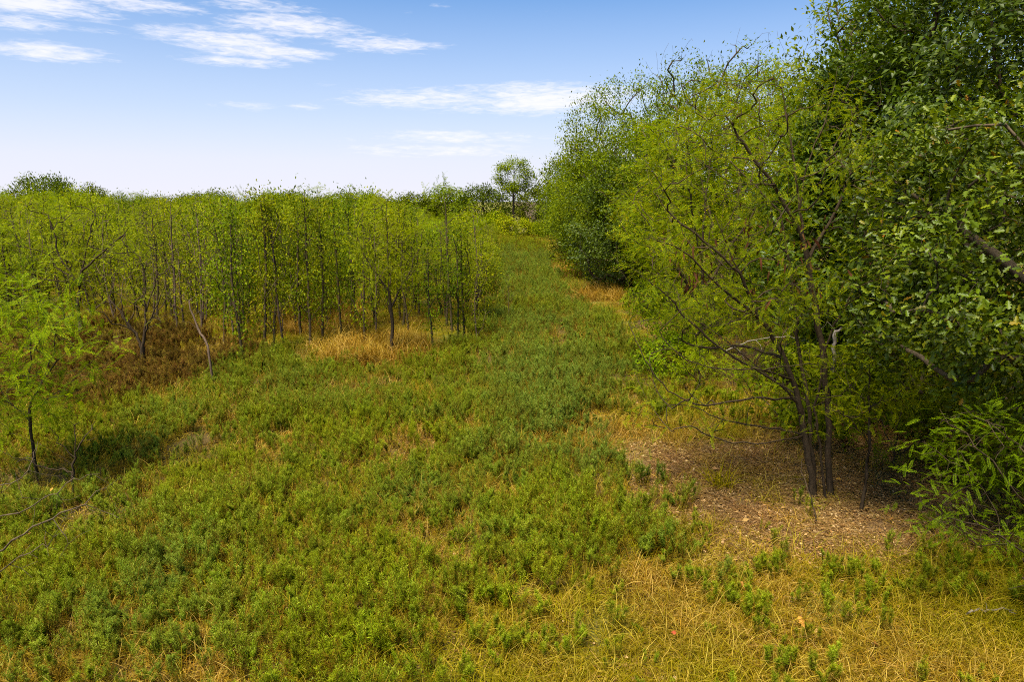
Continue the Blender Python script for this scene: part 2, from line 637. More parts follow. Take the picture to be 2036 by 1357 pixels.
def sprays_at(r, sk, per, length, size, droop=.15):
    """feathery fronds set along the outer end of every twig, in flat layers"""
    T = sk.Pa[sk.tips]
    par = np.asarray(sk.par)[sk.tips]
    D = T - sk.Pa[par]
    D[:, 2] *= .5
    D = unit(D + r.normal(size=D.shape) * .25)
    n = len(T) * per
    ti = np.repeat(np.arange(len(T)), per)
    k = np.tile(np.arange(per), len(T))
    q = (k + r.random(n) * .6) / per
    pos = T[ti] + D[ti] * ((q - .45) * length)[:, None] + r.normal(size=(n, 3)) * np.array((.05, .05, .03))
    side = np.cross(D[ti], np.array((0, 0, 1.)))
    sg = np.where(k % 2 == 0, 1., -1.)[:, None]
    d = unit(D[ti] * .75 + side * sg * r.uniform(.5, 1.1, (n, 1)) + np.stack([np.zeros(n), np.zeros(n), r.normal(-droop, .25, n)], -1))
    up = unit(np.array((0, 0, 1.)) + rdir(r, n) * .45)
    return pos, axes(d, up), r.uniform(size[0], size[1], n)


# ------------------------------------------------------------------ ground zones (world outlines)
def poly(px):
    return [tuple(at(*p)) for p in px]


P_WEED = poly([(-900, 870), (-250, 850), (0, 838), (120, 828), (230, 815), (330, 785), (440, 745), (520, 716), (580, 705), (640, 738), (760, 745), (860, 735), (930, 700),
               (960, 640), (975, 560), (985, 510), (1000, 484), (1072, 484), (1085, 505), (1105, 545), (1150, 600), (1230, 640),
               (1262, 700), (1330, 770), (1350, 810), (1262, 850), (1232, 900), (1250, 970), (1310, 1030), (1380, 1075), (1395, 1130), (1330, 1150),
               (1200, 1165), (1090, 1190), (990, 1235), (930, 1290), (890, 1357), (800, 1600), (600, 2300), (-2000, 2300)])
P_BROWN = poly([(-700, 720), (-100, 690), (120, 670), (200, 640), (330, 655), (480, 690), (525, 712), (440, 752), (330, 792), (230, 822), (100, 835), (-200, 850), (-700, 860)])
P_LITTER = poly([(1235, 900), (1310, 880), (1400, 865), (1540, 850), (1700, 820), (2000, 800), (2600, 850), (2600, 1130), (2036, 1105), (1850, 1120), (1720, 1150), (1560, 1135),
                 (1440, 1120), (1370, 1075), (1280, 1010)])
P_STRAWGOLD = [poly([(620, 690), (700, 680), (860, 690), (870, 725), (760, 742), (630, 735)]), poly([(560, 620), (720, 615), (720, 668), (540, 672)]),
               poly([(1085, 528), (1140, 528), (1160, 552), (1100, 552)]), poly([(1138, 580), (1225, 575), (1240, 604), (1150, 604)])]

# ------------------------------------------------------------------ ground
def make_ground():
    xs = np.concatenate([[-3000, -1200, -500, -220, -120], np.arange(-80, -30, 2.5), np.arange(-30, 30, .3), np.arange(30, 82, 2.5), [120, 220, 500, 1200, 3000]])
    ys = np.concatenate([[-1500, -400, -120, -40], np.arange(-10, 2, 1.0), np.arange(2, 34, .3), np.arange(34, 130, 1.5), [160, 220, 320, 500, 900, 1700, 3500]])
    X, Y = np.meshgrid(xs, ys)
    x, y = X.ravel(), Y.ravel()
    z = gz(x, y) * np.clip(1.5 - np.hypot(x, y) / 120, 0, 1)
    nx, ny = len(xs), len(ys)
    i = (np.arange(ny - 1)[:, None] * nx + np.arange(nx - 1)[None]).ravel()
    F = np.stack([i, i + 1, i + nx + 1, i + nx], -1)
    mb = MB()
    mb.add(np.stack([x, y, z], -1), F)
    jx = x + (fbm(x, y, 1.2, 21) - .5) * 1.6
    jy = y + (fbm(x, y, 1.2, 22) - .5) * 1.6
    lit = inpoly(jx, jy, P_LITTER).astype(np.float32)
    brn = inpoly(jx, jy, P_BROWN).astype(np.float32)
    weed = inpoly(jx, jy, P_WEED).astype(np.float32)
    wood = ((jx > 4.6) & (jy > 13)).astype(np.float32)
    m = bpy.data.materials.new('field_soil')
    m.use_nodes = True
    N = NT(m.node_tree)
    p = m.node_tree.nodes['Principled BSDF']
    geo = N.node('ShaderNodeNewGeometry')
    pos = geo.outputs['Position']
    nA = N.noise(pos, 1.1, 6, .65)
    nB = N.noise(pos, 9.0, 6, .7)
    nC = N.noise(pos, 45.0, 4, .7)
    grass = N.ramp(nB, [(.25, (.075, .060, .012)), (.5, (.16, .125, .025)), (.75, (.27, .20, .05))])
    green = N.ramp(nC, [(.3, (.050, .062, .010)), (.7, (.13, .135, .018))])
    g = N.mix(N.ramp(nA, [(.38, (0, 0, 0)), (.62, (1, 1, 1))]), grass, green)

    def attr(n):
        a = N.node('ShaderNodeAttribute', attribute_name=n)
        return a.outputs['Fac']
    litc = N.ramp(nC, [(.25, (.060, .034, .015)), (.5, (.17, .100, .046)), (.78, (.33, .22, .12))])
    brnc = N.ramp(nC, [(.3, (.035, .018, .008)), (.7, (.11, .058, .022))])
    weedc = N.ramp(nC, [(.3, (.040, .030, .010)), (.7, (.13, .085, .028))])
    woodc = N.ramp(nC, [(.3, (.035, .024, .012)), (.7, (.11, .075, .036))])
    c = N.mix(attr('weed'), g, weedc)
    c = N.mix(attr('wood'), c, woodc)
    c = N.mix(attr('brown'), c, brnc)
    c = N.mix(attr('litter'), c, litc)
    N.l.new(c, p.inputs['Base Color'])
    p.inputs['Roughness'].default_value = .95
    p.inputs['Specular IOR Level'].default_value = .1
    bp = N.node('ShaderNodeBump')
    bp.inputs['Strength'].default_value = .8
    bp.inputs['Distance'].default_value = .05
    N.l.new(N.math('ADD', nB, N.math('MULTIPLY', nC, .5)), bp.inputs['Height'])
    N.l.new(bp.outputs[0], p.inputs['Normal'])
    o = mb.build('ground', m)
    for n, a in (('litter', lit), ('brown', brn), ('weed', weed), ('wood', wood)):
        o.data.attributes.new(n, 'FLOAT', 'POINT').data.foreach_set('value', a)
    tag(o, kind='structure')
    return o


make_ground()

# ------------------------------------------------------------------ instanced ground cover
def scatter(name, protos, P, rot, scl, tint, label, cat):
    """ONE object: every point carries one of the small plants"""
    c = bpy.data.collections.new(name + '_plants')
    for o in protos:
        c.objects.link(o)
    n = len(P)
    me = bpy.data.meshes.new(name)
    me.vertices.add(n)
    me.vertices.foreach_set('co', np.asarray(P, np.float32).ravel())
    r = rng_(n)
    for nm, typ, key, arr in (('rot', 'FLOAT_VECTOR', 'vector', np.asarray(rot, np.float32).ravel()), ('scl', 'FLOAT', 'value', np.asarray(scl, np.float32)),
                              ('tint', 'FLOAT', 'value', np.asarray(tint, np.float32)), ('pid', 'INT', 'value', r.integers(0, len(protos), n).astype(np.int32))):
        me.attributes.new(nm, typ, 'POINT').data.foreach_set(key, arr)
    o = bpy.data.objects.new(name, me)
    COL.objects.link(o)
    g = bpy.data.node_groups.new(name, 'GeometryNodeTree')
    g.interface.new_socket('Geometry', in_out='INPUT', socket_type='NodeSocketGeometry')
    g.interface.new_socket('Geometry', in_out='OUTPUT', socket_type='NodeSocketGeometry')
    N = g.nodes
    gi, go = N.new('NodeGroupInput'), N.new('NodeGroupOutput')
    ip, ci = N.new('GeometryNodeInstanceOnPoints'), N.new('GeometryNodeCollectionInfo')
    ci.inputs['Collection'].default_value = c
    ci.inputs['Separate Children'].default_value = True
    ci.inputs['Reset Children'].default_value = True

    def named(nm, typ):
        a = N.new('GeometryNodeInputNamedAttribute')
        a.data_type = typ
        a.inputs['Name'].default_value = nm
        return a.outputs['Attribute']
    L = g.links.new
    L(gi.outputs[0], ip.inputs['Points'])
    L(ci.outputs[0], ip.inputs['Instance'])
    ip.inputs['Pick Instance'].default_value = True
    L(named('pid', 'INT'), ip.inputs['Instance Index'])
    e = N.new('FunctionNodeEulerToRotation')
    L(named('rot', 'FLOAT_VECTOR'), e.inputs[0])
    L(e.outputs[0], ip.inputs['Rotation'])
    L(named('scl', 'FLOAT'), ip.inputs['Scale'])
    L(ip.outputs[0], go.inputs[0])
    md = o.modifiers.new('plants', 'NODES')
    md.node_group = g
    tag(o, label, cat, kind='stuff')
    return o


def proto(name, mb, mats):
    return bpy.data.objects.new(name, mb.mesh(name, mats))


NARROW = (np.array([(-.0, 0, 0), (-.058, .35, .03), (.058, .35, .03), (-.050, .7, -.04), (.050, .7, -.04), (0, 1, -.2)]),
          [np.array([(0, 2, 1), (1, 2, 4), (1, 4, 3), (3, 4, 5)])])


def weed_proto(seed, h=.55, bushy=1.0, leafmat='weed', stems=3):
    r = rng_(seed)
    mb = MB()
    pos, dirs, ups, sz, old = [], [], [], [], []
    for sN in range(stems):
        b = np.array((r.normal(0, .07), r.normal(0, .07), -.03))
        lean = np.array((r.normal(0, .16), r.normal(0, .16), 1.0))
        H = h * r.uniform(.75, 1.1)
        t = np.linspace(0, 1, 6)
        curve = np.array((r.normal(0, .10), r.normal(0, .10), 0))
        S = b + np.outer(t, lean) * H + np.outer(t ** 2, curve) * H
        mb.tube(S, .0055 * (1 - .7 * t), 3, 1)
        shoots = [(S, .12, 1.0, int(52 * bushy))]
        for q in range(int(8 * bushy)):
            t0 = r.uniform(.38, .95)
            p0 = S[0] + (S[-1] - S[0]) * t0 + curve * H * (t0 ** 2 - t0)
            a = r.uniform(0, 2 * math.pi)
            L = H * .40 * (1.1 - t0 * .6) * r.uniform(.7, 1.2)
            d = np.array((math.cos(a) * .42, math.sin(a) * .42, .9))
            tt = np.linspace(0, 1, 4)
            C = p0 + np.outer(tt, d) * L + np.outer(tt ** 2, np.array((0, 0, .12))) * L
            mb.tube(C, .003 * (1 - .7 * tt), 3, 1)
            shoots.append((C, .1, .8, int(22 * bushy)))
        for C, lo, ss, n in shoots:
            main = C is S
            for k in range(n):
                q = lo + (1 - lo) * (k + r.random()) / n
                f = q * (len(C) - 1)
                i = min(int(f), len(C) - 2)
                p = C[i] + (C[i + 1] - C[i]) * (f - i)
                a = k * 2.4 + r.random()
                pos.append(p)
                dirs.append((math.cos(a), math.sin(a), r.uniform(.5, 1.5)))
                ups.append((-.3 * math.cos(a), -.3 * math.sin(a), 1.0))
                old.append(main and q < .55 and r.random() < .75)
                sz.append(.062 * ss * (1.15 - .55 * q) * r.uniform(.75, 1.25))
    pos, dirs, ups, sz, old = map(np.array, (pos, dirs, ups, sz, old))
    A = axes(dirs, unit(ups + r.normal(size=ups.shape) * .3))
    mb.stamp(*NARROW, pos[~old], A[~old], sz[~old], 0)
    mb.stamp(*NARROW, pos[old], A[old], sz[old], 1)
    return proto('weed', mb, [M[leafmat], M['weed_stem']])


def grass_proto(seed, n=34, L=.42, lie=.5, wid=.006, mat='straw', rad=.10):
    r = rng_(seed)
    mb = MB()
    segs = 5
    a0 = r.uniform(0, 2 * math.pi)
    for k in range(n):
        a = a0 + r.normal(0, 1.5)
        l = L * r.uniform(.55, 1.25)
        b = np.array((r.normal(0, rad), r.normal(0, rad), -.02))
        tilt = np.clip(r.normal(lie, .3), .05, 1.3)
        p = b.copy()
        pts = [p.copy()]
        az = a
        for s in range(segs):
            d = np.array((math.cos(az) * math.sin(tilt), math.sin(az) * math.sin(tilt), math.cos(tilt)))
            p = p + d * l / segs
            p[2] = max(p[2], .01 + r.random() * .015)
            pts.append(p.copy())
            tilt = min(tilt + r.uniform(.1, .45), 1.75)
            az += r.normal(0, .22)
        pts = np.array(pts)
        t = np.linspace(0, 1, segs + 1)
        side = np.array((-math.sin(a), math.cos(a), r.normal(0, .3)))
        w = wid * (1 - t ** 2 * .85)[:, None] * side
        V = np.concatenate([pts - w, pts + w])
        i = np.arange(segs)
        m1 = segs + 1
        mb.add(V, np.stack([i, i + 1, i + 1 + m1, i + m1], -1))
    return proto('grass', mb, [M[mat]])


def litter_proto(seed):
    r = rng_(seed)
    mb = MB()
    n = 95
    pos = np.stack([r.normal(0, .2, n), r.normal(0, .2, n), r.uniform(.004, .04, n)], -1)
    d = np.stack([r.normal(size=n), r.normal(size=n), r.normal(0, .22, n)], -1)
    up = unit(np.array((0, 0, 1.)) + r.normal(size=(n, 3)) * .45)
    mb.stamp(*LEAF, pos, axes(d, up), r.uniform(.022, .062, n) * np.where(r.random(n) < .10, 1.8, 1))
    for k in range(85):
        a = r.uniform(0, math.pi)
        c = np.array((r.normal(0, .22), r.normal(0, .22), r.uniform(.01, .05)))
        l = r.uniform(.06, .22)
        dd = np.array((math.cos(a), math.sin(a), r.normal(0, .12)))
        mb.tube([c - dd * l / 2, c + r.normal(size=3) * .008, c + dd * l / 2], [.0015, .0022, .001], 3)
    return proto('litter', mb, [M['litter']])


def spread_points(r, bands, accept):
    """random points in the view and beside it; bands = (y0, y1, per square metre, size factor)"""
    out, sc = [], []
    for y0, y1, dens, k in bands:
        xw = y1 * .80 + 3.0
        n = int((y1 - y0) * 2 * xw * dens)
        x, y = r.uniform(-xw, xw, n), r.uniform(y0, y1, n)
        keep = np.abs(x) < y * .80 + 3.0
        keep &= accept(x, y, r)
        x, y = x[keep], y[keep]
        out.append(np.stack([x, y, gz(x, y)], -1))
        sc.append(np.full(len(x), k))
    return np.concatenate(out), np.concatenate(sc)


def jitter(x, y, amp=1.4, sc=.9):
    return x + (fbm(x, y, sc, 31) - .5) * amp, y + (fbm(x, y, sc, 32) - .5) * amp


def weed_ok(x, y, r):
    jx, jy = jitter(x, y, 1.7, 1.1)
    jx, jy = jx + r.normal(.12, .22, len(x)), jy + r.normal(0, .32, len(x))
    inside = inpoly(jx, jy, P_WEED)
    gap = fbm(x, y, 1.3, 41)
    near = np.clip((7.5 - y) / 4, 0, 1) * .5
    pr = np.clip((gap - .305 - .09 * near) * 5.5, .16, 1)
    return inside & (r.random(len(x)) < pr)


def weed_tint(x, y):
    """0 = grey-green plants of the middle of the lane, 1 = yellow-green ones"""
    cx = np.clip(1 - np.abs((x - 1.0) / (2.0 + y * .07)), 0, 1)
    t = .70 - .62 * np.clip(cx * 1.4, 0, 1) * np.clip((y - 6.0) / 6, 0, 1)
    t = np.where(y > 60, .9, t)
    return np.clip(t + (fbm(x, y, 2.6, 51) - .5) * 1.3 + (fbm(x, y, .6, 52) - .5) * .7, 0, 1)


r = rng_(11)
P, k = spread_points(r, [(2.5, 6, 34, .66), (6, 11, 78, .64), (11, 18, 72, .66), (18, 30, 52, .76), (30, 55, 24, 1.0), (55, 92, 10, 1.35)], weed_ok)
n = len(P)
weeds = [weed_proto(100 + i, h=hh, bushy=b) for i, (hh, b) in enumerate([(.50, .9), (.60, .9), (.42, 1.1), (.66, .75), (.52, 1.0), (.36, 1.0), (.56, .6)])]
weeds += [weed_proto(111, h=.62, bushy=.55, stems=2), weed_proto(112, h=.40, bushy=1.2, stems=4), weed_proto(113, h=.6, bushy=.4, leafmat='weed_stem'), grass_proto(114, 26, .5, .25, .0045, rad=.06)]
rot = np.stack([r.normal(0, .13, n), r.normal(0, .13, n), r.uniform(0, 6.28, n)], -1)
hgt = .55 + 1.0 * fbm(P[:, 0], P[:, 1], 2.4, 61)
scatter('weed_cover', weeds, P, rot, k * hgt * r.uniform(.65, 1.3, n), weed_tint(P[:, 0], P[:, 1]), 'knee high green weeds filling the open lane', 'weeds')
print('weeds', n)


def brown_ok(x, y, r):
    jx, jy = jitter(x, y)
    return inpoly(jx, jy, P_BROWN) & (r.random(len(x)) < .12 + .88 * (fbm(x, y, 1.6, 71) > .40))


P, k = spread_points(r, [(10, 20, 24, 1.0), (20, 27, 14, 1.1)], brown_ok)
n = len(P)
rot = np.stack([r.normal(0, .2, n), r.normal(0, .2, n), r.uniform(0, 6.28, n)], -1)
scatter('withered_weeds', [weed_proto(130 + i, .52, 1.0, 'brown') for i in range(4)], P, rot, k * r.uniform(.6, 1.25, n), np.zeros(n), 'reddish brown withered weeds at the front of the left thicket', 'weeds')


def grass_ok(x, y, r):
    jx, jy = jitter(x, y, 2.0)
    jx, jy = jx + r.normal(0, .3, len(x)), jy + r.normal(0, .3, len(x))
    w = inpoly(jx, jy, P_WEED)
    l = inpoly(jx, jy, P_LITTER)
    b = inpoly(jx, jy, P_BROWN)
    wood = (jx > 4.8) & (jy > 15)
    pr = np.where(w, .42, 1.0)
    pr = np.where(l, .05 + .14 * (fbm(x, y, 1.0, 83) > .58), pr)
    pr = np.where(b, .55, pr)
    pr = np.where(wood, .35, pr)
    return r.random(len(x)) < pr * np.clip((fbm(x, y, 1.1, 81) - .18) * 4, .15, 1)


def grass_tint(x, y):
    """0 = straw, 1 = yellow-green"""
    t = .05 + .95 * fbm(x, y, 1.3, 91) + .5 * (fbm(x, y, .45, 92) - .5)
    for q in P_STRAWGOLD:
        t = np.where(inpoly(x, y, q), t - .65, t)
    t = np.where(y > 20, t + .15, t)
    return np.clip((t - .3) * 1.5, 0, 1)


P, k = spread_points(r, [(2.5, 5, 14, 1.0), (5, 10, 100, .9), (10, 16, 62, 1.0), (16, 30, 20, 1.1), (30, 60, 7, 1.4), (60, 95, 3, 2.0)], grass_ok)
n = len(P)
gp = [grass_proto(200 + i, 44 + 6 * (i % 3), .16 + .032 * i, .45 + .2 * (i % 5), .0036, rad=.17) for i in range(8)]
rot = np.stack([r.normal(0, .1, n), r.normal(0, .1, n), r.uniform(0, 6.28, n)], -1)
scatter('dry_grass', gp, P, rot, k * r.uniform(.6, 1.2, n), grass_tint(P[:, 0], P[:, 1]), 'straw yellow and green grass lying over at the lower right', 'grass')
print('grass', n)


def gold_ok(x, y, r):
    ok = np.zeros(len(x), bool)
    for q in P_STRAWGOLD:
        ok |= inpoly(*jitter(x, y, .8), q)
    return ok


P, k = spread_points(r, [(17, 32, 14, 1.1), (32, 55, 8, 1.2)], gold_ok)
n = len(P)
rot = np.stack([r.normal(0, .1, n), r.normal(0, .1, n), r.uniform(0, 6.28, n)], -1)
scatter('straw_grass', [grass_proto(240 + i, 44, .62, .22) for i in range(4)], P, rot, k * r.uniform(.7, 1.2, n), np.zeros(n) + .08, 'tall golden straw grass along the foot of the thicket', 'grass')


def litter_ok(x, y, r):
    jx, jy = jitter(x, y, 2.0)
    jx, jy = jx + r.normal(0, .35, len(x)), jy + r.normal(0, .35, len(x))
    wood = (jx > 4.6) & (jy > 9) & (jy < 32)
    l = inpoly(jx, jy, P_LITTER)
    pr = np.where(l, 1.0, np.where(wood, .4, .03))
    return r.random(len(x)) < pr


P, k = spread_points(r, [(3, 16, 19, 1.0), (16, 32, 6, 1.2)], litter_ok)
n = len(P)
rot = np.stack([r.normal(0, .04, n), r.normal(0, .04, n), r.uniform(0, 6.28, n)], -1)
scatter('leaf_litter', [litter_proto(260 + i) for i in range(5)], P + np.array((0, 0, .005)), rot, k * r.uniform(.7, 1.2, n), np.zeros(n), 'brown dead leaves and straw bits littering the bare patch', 'leaf litter')
print('litter', n)


# a few green weeds coming up through the straw at the lower right
def sparse_ok(x, y, r):
    jx, jy = jitter(x, y)
    return ~inpoly(jx, jy, P_WEED) & ~inpoly(jx, jy, P_BROWN) & (y < 17) & (r.random(len(x)) < np.clip((fbm(x, y, 1.3, 95) - .43) * 5, .07, 1) * np.where(inpoly(jx, jy, P_LITTER), .05, 1))


P, k = spread_points(r, [(3, 9, 26, .62), (9, 17, 14, .7)], sparse_ok)
n = len(P)
rot = np.stack([r.normal(0, .15, n), r.normal(0, .15, n), r.uniform(0, 6.28, n)], -1)
scatter('low_weeds', [weed_proto(150 + i, .45, 1.0) for i in range(3)], P, rot, k * r.uniform(.6, 1.2, n), np.full(n, .75), 'low green weeds scattered through the dry grass', 'weeds')

# ------------------------------------------------------------------ trees
def leaf_tree(name, seed, H, rad, cz, rz, n_t, per, leaf, size, spread, wood_m, leaf_m, rbase, trunk_top=.75, shell=.5, lump=.25, zmin=.4, lean=(0, 0), rtip=.004, bare=0, flat=.7, step=.35, pen=1.0, up=.35, hidden=None):
    """a tree built at the origin: trunk (with limbs) + crown; returns its Empty"""
    r = rng_(seed)
    sk = Skel(seed)
    top = np.array((lean[0], lean[1], H * trunk_top))
    sk.line([np.zeros(3) - np.array((0, 0, .1)), top * .35 + r.normal(size=3) * .04 * H * np.array((1, 1, 0)) * .5, top * .7 + r.normal(size=3) * .05 * H * np.array((1, 1, 0)) * .5, top], wig=.02, step=step)
    T = crown_points(r, n_t, (lean[0], lean[1], cz), (rad, rad, rz), shell, lump, zmin)
    sk.reach(T, step=step, up=up, pen=pen)
    nb = len(sk.tips)
    if bare:
        T = crown_points(r, bare, (lean[0], lean[1], cz + rz * .12), (rad * .8, rad * .8, rz), .8, .1, H * .6)
        T = T[T[:, 2] > cz + rz * .45]
        sk.reach(T, step=step, up=.8, pen=1.5)
        sk.tips = sk.tips[:nb]
    sk.finish(rbase, rtip)
    e = empty(name, (0, 0, 0))
    mb = MB()
    sk.wood(mb, .35)
    mb.build('trunk', wood_m, e)
    pos, A, s = leaves_at(r, sk, per, spread, size, centre=(lean[0], lean[1], cz - rz * .3), flat=flat)
    ok = pos[:, 2] > .12
    cb = MB()
    cb.stamp(*leaf, pos[ok], A[ok], s[ok])
    cb.build('crown', leaf_m, e)
    return e


def sapling(name, seed, H, rad, n_t, kind):
    r = rng_(seed)
    sk = Skel(seed)
    top = np.array((r.normal(0, .15), r.normal(0, .15), H))
    midp = top * .5 + r.normal(size=3) * np.array((.10, .10, 0))
    sk.line([(0, 0, -.1), midp, top], wig=.012, step=.3)
    e = empty(name, (0, 0, 0))
    mb, cb = MB(), MB()
    lo = .17 if kind != 'feather' else .30
    n = n_t
    z = H * (lo + (1.02 - lo) * r.random(n) ** .72)
    a = r.uniform(0, 6.28, n)
    q = rad * np.sqrt(r.random(n)) * (1.08 - .75 * np.abs((z / H - .6) / .45) ** 2).clip(.25, 1.1)
    T = np.stack([np.cos(a) * q + top[0] * z / H, np.sin(a) * q + top[1] * z / H, z], -1)
    sk.reach(T, step=.25, wig=.015, up=.9 if kind != 'feather' else .5, pen=1.6, arch=.08)
    sk.tips.append(sk.nearest(top))
    sk.finish(.042 if kind != 'twiggy' else .034, .0035 if kind != 'twiggy' else .005, .55)
    sk.wood(mb, .3, rmin_sides=.010)
    if kind == 'feather':
        pos, A, s = sprays_at(r, sk, 8, .55, (.16, .26))
        cb.stamp(*FROND_LOW, pos, A, s)
        lm = M['feather']
    else:
        per = {'broad': 22, 'dark': 24, 'twiggy': 6}[kind]
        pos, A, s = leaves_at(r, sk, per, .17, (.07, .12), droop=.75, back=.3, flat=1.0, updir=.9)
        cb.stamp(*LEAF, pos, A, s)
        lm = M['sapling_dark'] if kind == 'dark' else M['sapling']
    mb.build('trunk', M['twig'] if kind == 'twiggy' else M['bark_sap'], e)
    cb.build('crown', lm, e)
    return e


PROTO = []      # prototypes: moved to their first place, copied for the rest
S_BROAD = [sapling('sapling', 300 + i, 4.4 + .2 * (i % 3), .66, 56, 'broad') for i in range(4)]
S_DARK = [sapling('sapling', 310 + i, 4.4 + .2 * (i % 3), .62, 58, 'dark') for i in range(3)]
S_TWIG = [sapling('sapling', 320 + i, 4.5, .75, 70, 'twiggy') for i in range(3)]
S_FEAT = [sapling('feathery_sapling', 330 + i, 4.5 + .2 * i, 1.2, 60, 'feather') for i in range(3)]
used = set()


def place(protoe, x, y, s=1.0, rz=None, label=None, cat=None, group=None, seed=0, sz=None, name=None):
    o = copy_tree(protoe) if protoe.name in used else protoe
    used.add(protoe.name)
    if name:
        o.name = name
    o.location = (float(x), float(y), float(gz(x, y)))
    o.rotation_euler = (0, 0, float(rz if rz is not None else random.Random(seed * 7 + int(x * 100)).uniform(0, 6.28)))
    o.scale = (s, s, sz or s)
    for kk in ('label', 'category', 'group'):
        if kk in o:
            del o[kk]
    tag(o, label, cat, group)
    return o


G_THICK = 'slender saplings of the left thicket'
# --- saplings that stand at the front of the thicket and can be picked out
front = [
    # px, py(base), kind, scale, label
    (487, 728, S_DARK[0], .98, 'dark leaved sapling between the leaning bare stem and the pair of grey trunks'),
    (525, 700, S_BROAD[1], 1.0, 'grey trunked sapling, left one of the close pair at the thicket edge'),
    (543, 699, S_BROAD[2], .97, 'grey trunked sapling, right one of the close pair at the thicket edge'),
    (566, 697, S_TWIG[1], .92, 'thin twiggy sapling just right of the close pair of grey trunks'),
    (617, 698, S_DARK[1], 1.02, 'tall dark green sapling at the left end of the golden straw strip'),
    (640, 690, S_BROAD[3], .98, 'slim sapling just behind the left end of the golden straw strip'),
    (724, 690, S_BROAD[0], .96, 'leafy sapling rising from the golden straw left of the feathery tree'),
    (862, 700, S_DARK[2], .78, 'short dark leaved sapling right of the feathery tree at the lane'),
    (910, 690, S_DARK[0], .80, 'dark sapling beside the lane, left stem of the lane corner pair'),
    (925, 686, S_BROAD[2], .80, 'open leafy sapling on the corner of the thicket beside the lane'),
    (445, 690, S_BROAD[1], .95, 'leafy sapling standing behind the leaning bare stem'),
    (400, 670, S_TWIG[0], 1.0, 'purple twigged sapling right of the forked bare limbed tree'),
    (352, 668, S_TWIG[2], 1.0, 'purple twigged sapling close behind the forked bare limbed tree'),
    (680, 670, S_DARK[1], .98, 'dark sapling at the back edge of the golden straw strip'),
]
front_xy = []
for i, (px, py, pr, sc, lab) in enumerate(front):
    x, y = at(px, py)
    front_xy.append((x, y))
    place(pr, x, y, sc, None, lab, 'sapling', None, i)

# --- the thicket: individual saplings, nearest first
r = rng_(77)
edge_px = [(-900, 690), (-200, 680), (60, 668), (150, 655), (330, 650), (420, 668), (500, 680), (560, 685), (680, 672), (800, 668), (880, 672), (935, 668), (962, 610), (975, 550), (984, 505), (990, 487)]
edge = [tuple(at(*p)) for p in edge_px]
P_GROVE = edge + [(-3, 86), (-90, 86), (-60, 24)]
cand = []
tries = 0
pts_xy = list(front_xy)
xs = r.uniform(-75, -1.0, 60000)
ys = r.uniform(17, 84, 60000)
ok = inpoly(xs, ys, P_GROVE) & (xs > -ys * .80 - 2)
cell = {}
for (x, y) in pts_xy:
    cell.setdefault((int(x // 1), int(y // 1)), []).append((x, y))
for x, y in zip(xs[ok], ys[ok]):
    dmin = (.80 if y < 30 else (1.0 if y < 45 else 1.25)) * (.75 + .9 * float(fbm(x, y, 4.0, 66)))
    cx, cy = int(x // 1), int(y // 1)
    good = True
    for i in (-1, 0, 1):
        for j in (-1, 0, 1):
            for (u, v) in cell.get((cx + i, cy + j), ()):
                if (u - x) ** 2 + (v - y) ** 2 < dmin * dmin:
                    good = False
    if dmin > 1:
        pass
    if good:
        cell.setdefault((cx, cy), []).append((x, y))
        cand.append((x, y))
cand = np.array(cand)
vis = np.abs(cand[:, 0]) < cand[:, 1] * .76
dist = np.hypot(cand[:, 0], cand[:, 1] * 1.0)
order = np.argsort(np.where(vis, dist, dist + 60))
n_ind = 276
ind, rest = order[:n_ind], order[n_ind:]


def pick(r, x, y):
    px = 1018 + 1357 * x / y
    u = r.random()
    tw = .55 if 180 < px < 470 else .12
    ft = .42 if px < 160 or px > 700 else .16
    if y > 34:
        tw *= .5
    if u < tw:
        return S_TWIG[r.integers(3)]
    if u < tw + ft * (1 - tw):
        return S_FEAT[r.integers(3)]
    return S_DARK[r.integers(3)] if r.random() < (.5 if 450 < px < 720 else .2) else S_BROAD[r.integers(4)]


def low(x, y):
    """the thicket steps down towards the far end of the lane"""
    px = 1018 + 1357 * x / y
    return 1 - .48 * np.clip((px - 740) / 190, 0, 1) * np.clip((y - 24) / 12, 0, 1)


LAB = {'sapling': 'slender upright sapling with yellow green leaves inside the left thicket', 'feathery_sapling': 'feathery leaved young tree packed among the slender saplings in the left thicket',
       'dark': 'slender sapling with dark green drooping leaves inside the left thicket', 'twig': 'half bare sapling of upright purple brown twigs inside the left thicket'}
GRP = {'sapling': G_THICK, 'feathery_sapling': 'feathery young trees of the left thicket', 'dark': 'dark leaved saplings of the left thicket', 'twig': 'twiggy half bare saplings of the left thicket'}
for j, i in enumerate(ind):
    x, y = cand[i]
    pr = pick(r, x, y)
    nm = 'feathery_sapling' if pr in S_FEAT else ('sapling' if pr in S_BROAD else ('dark' if pr in S_DARK else 'twig'))
    place(pr, x, y, r.uniform(.80, 1.10) * (1.14 if r.random() < .08 else 1), None, LAB[nm], 'sapling', GRP[nm], j, sz=float(low(x, y)) * r.choice([r.uniform(.86, 1.06), r.uniform(.5, .86)], p=[.68, .32]))


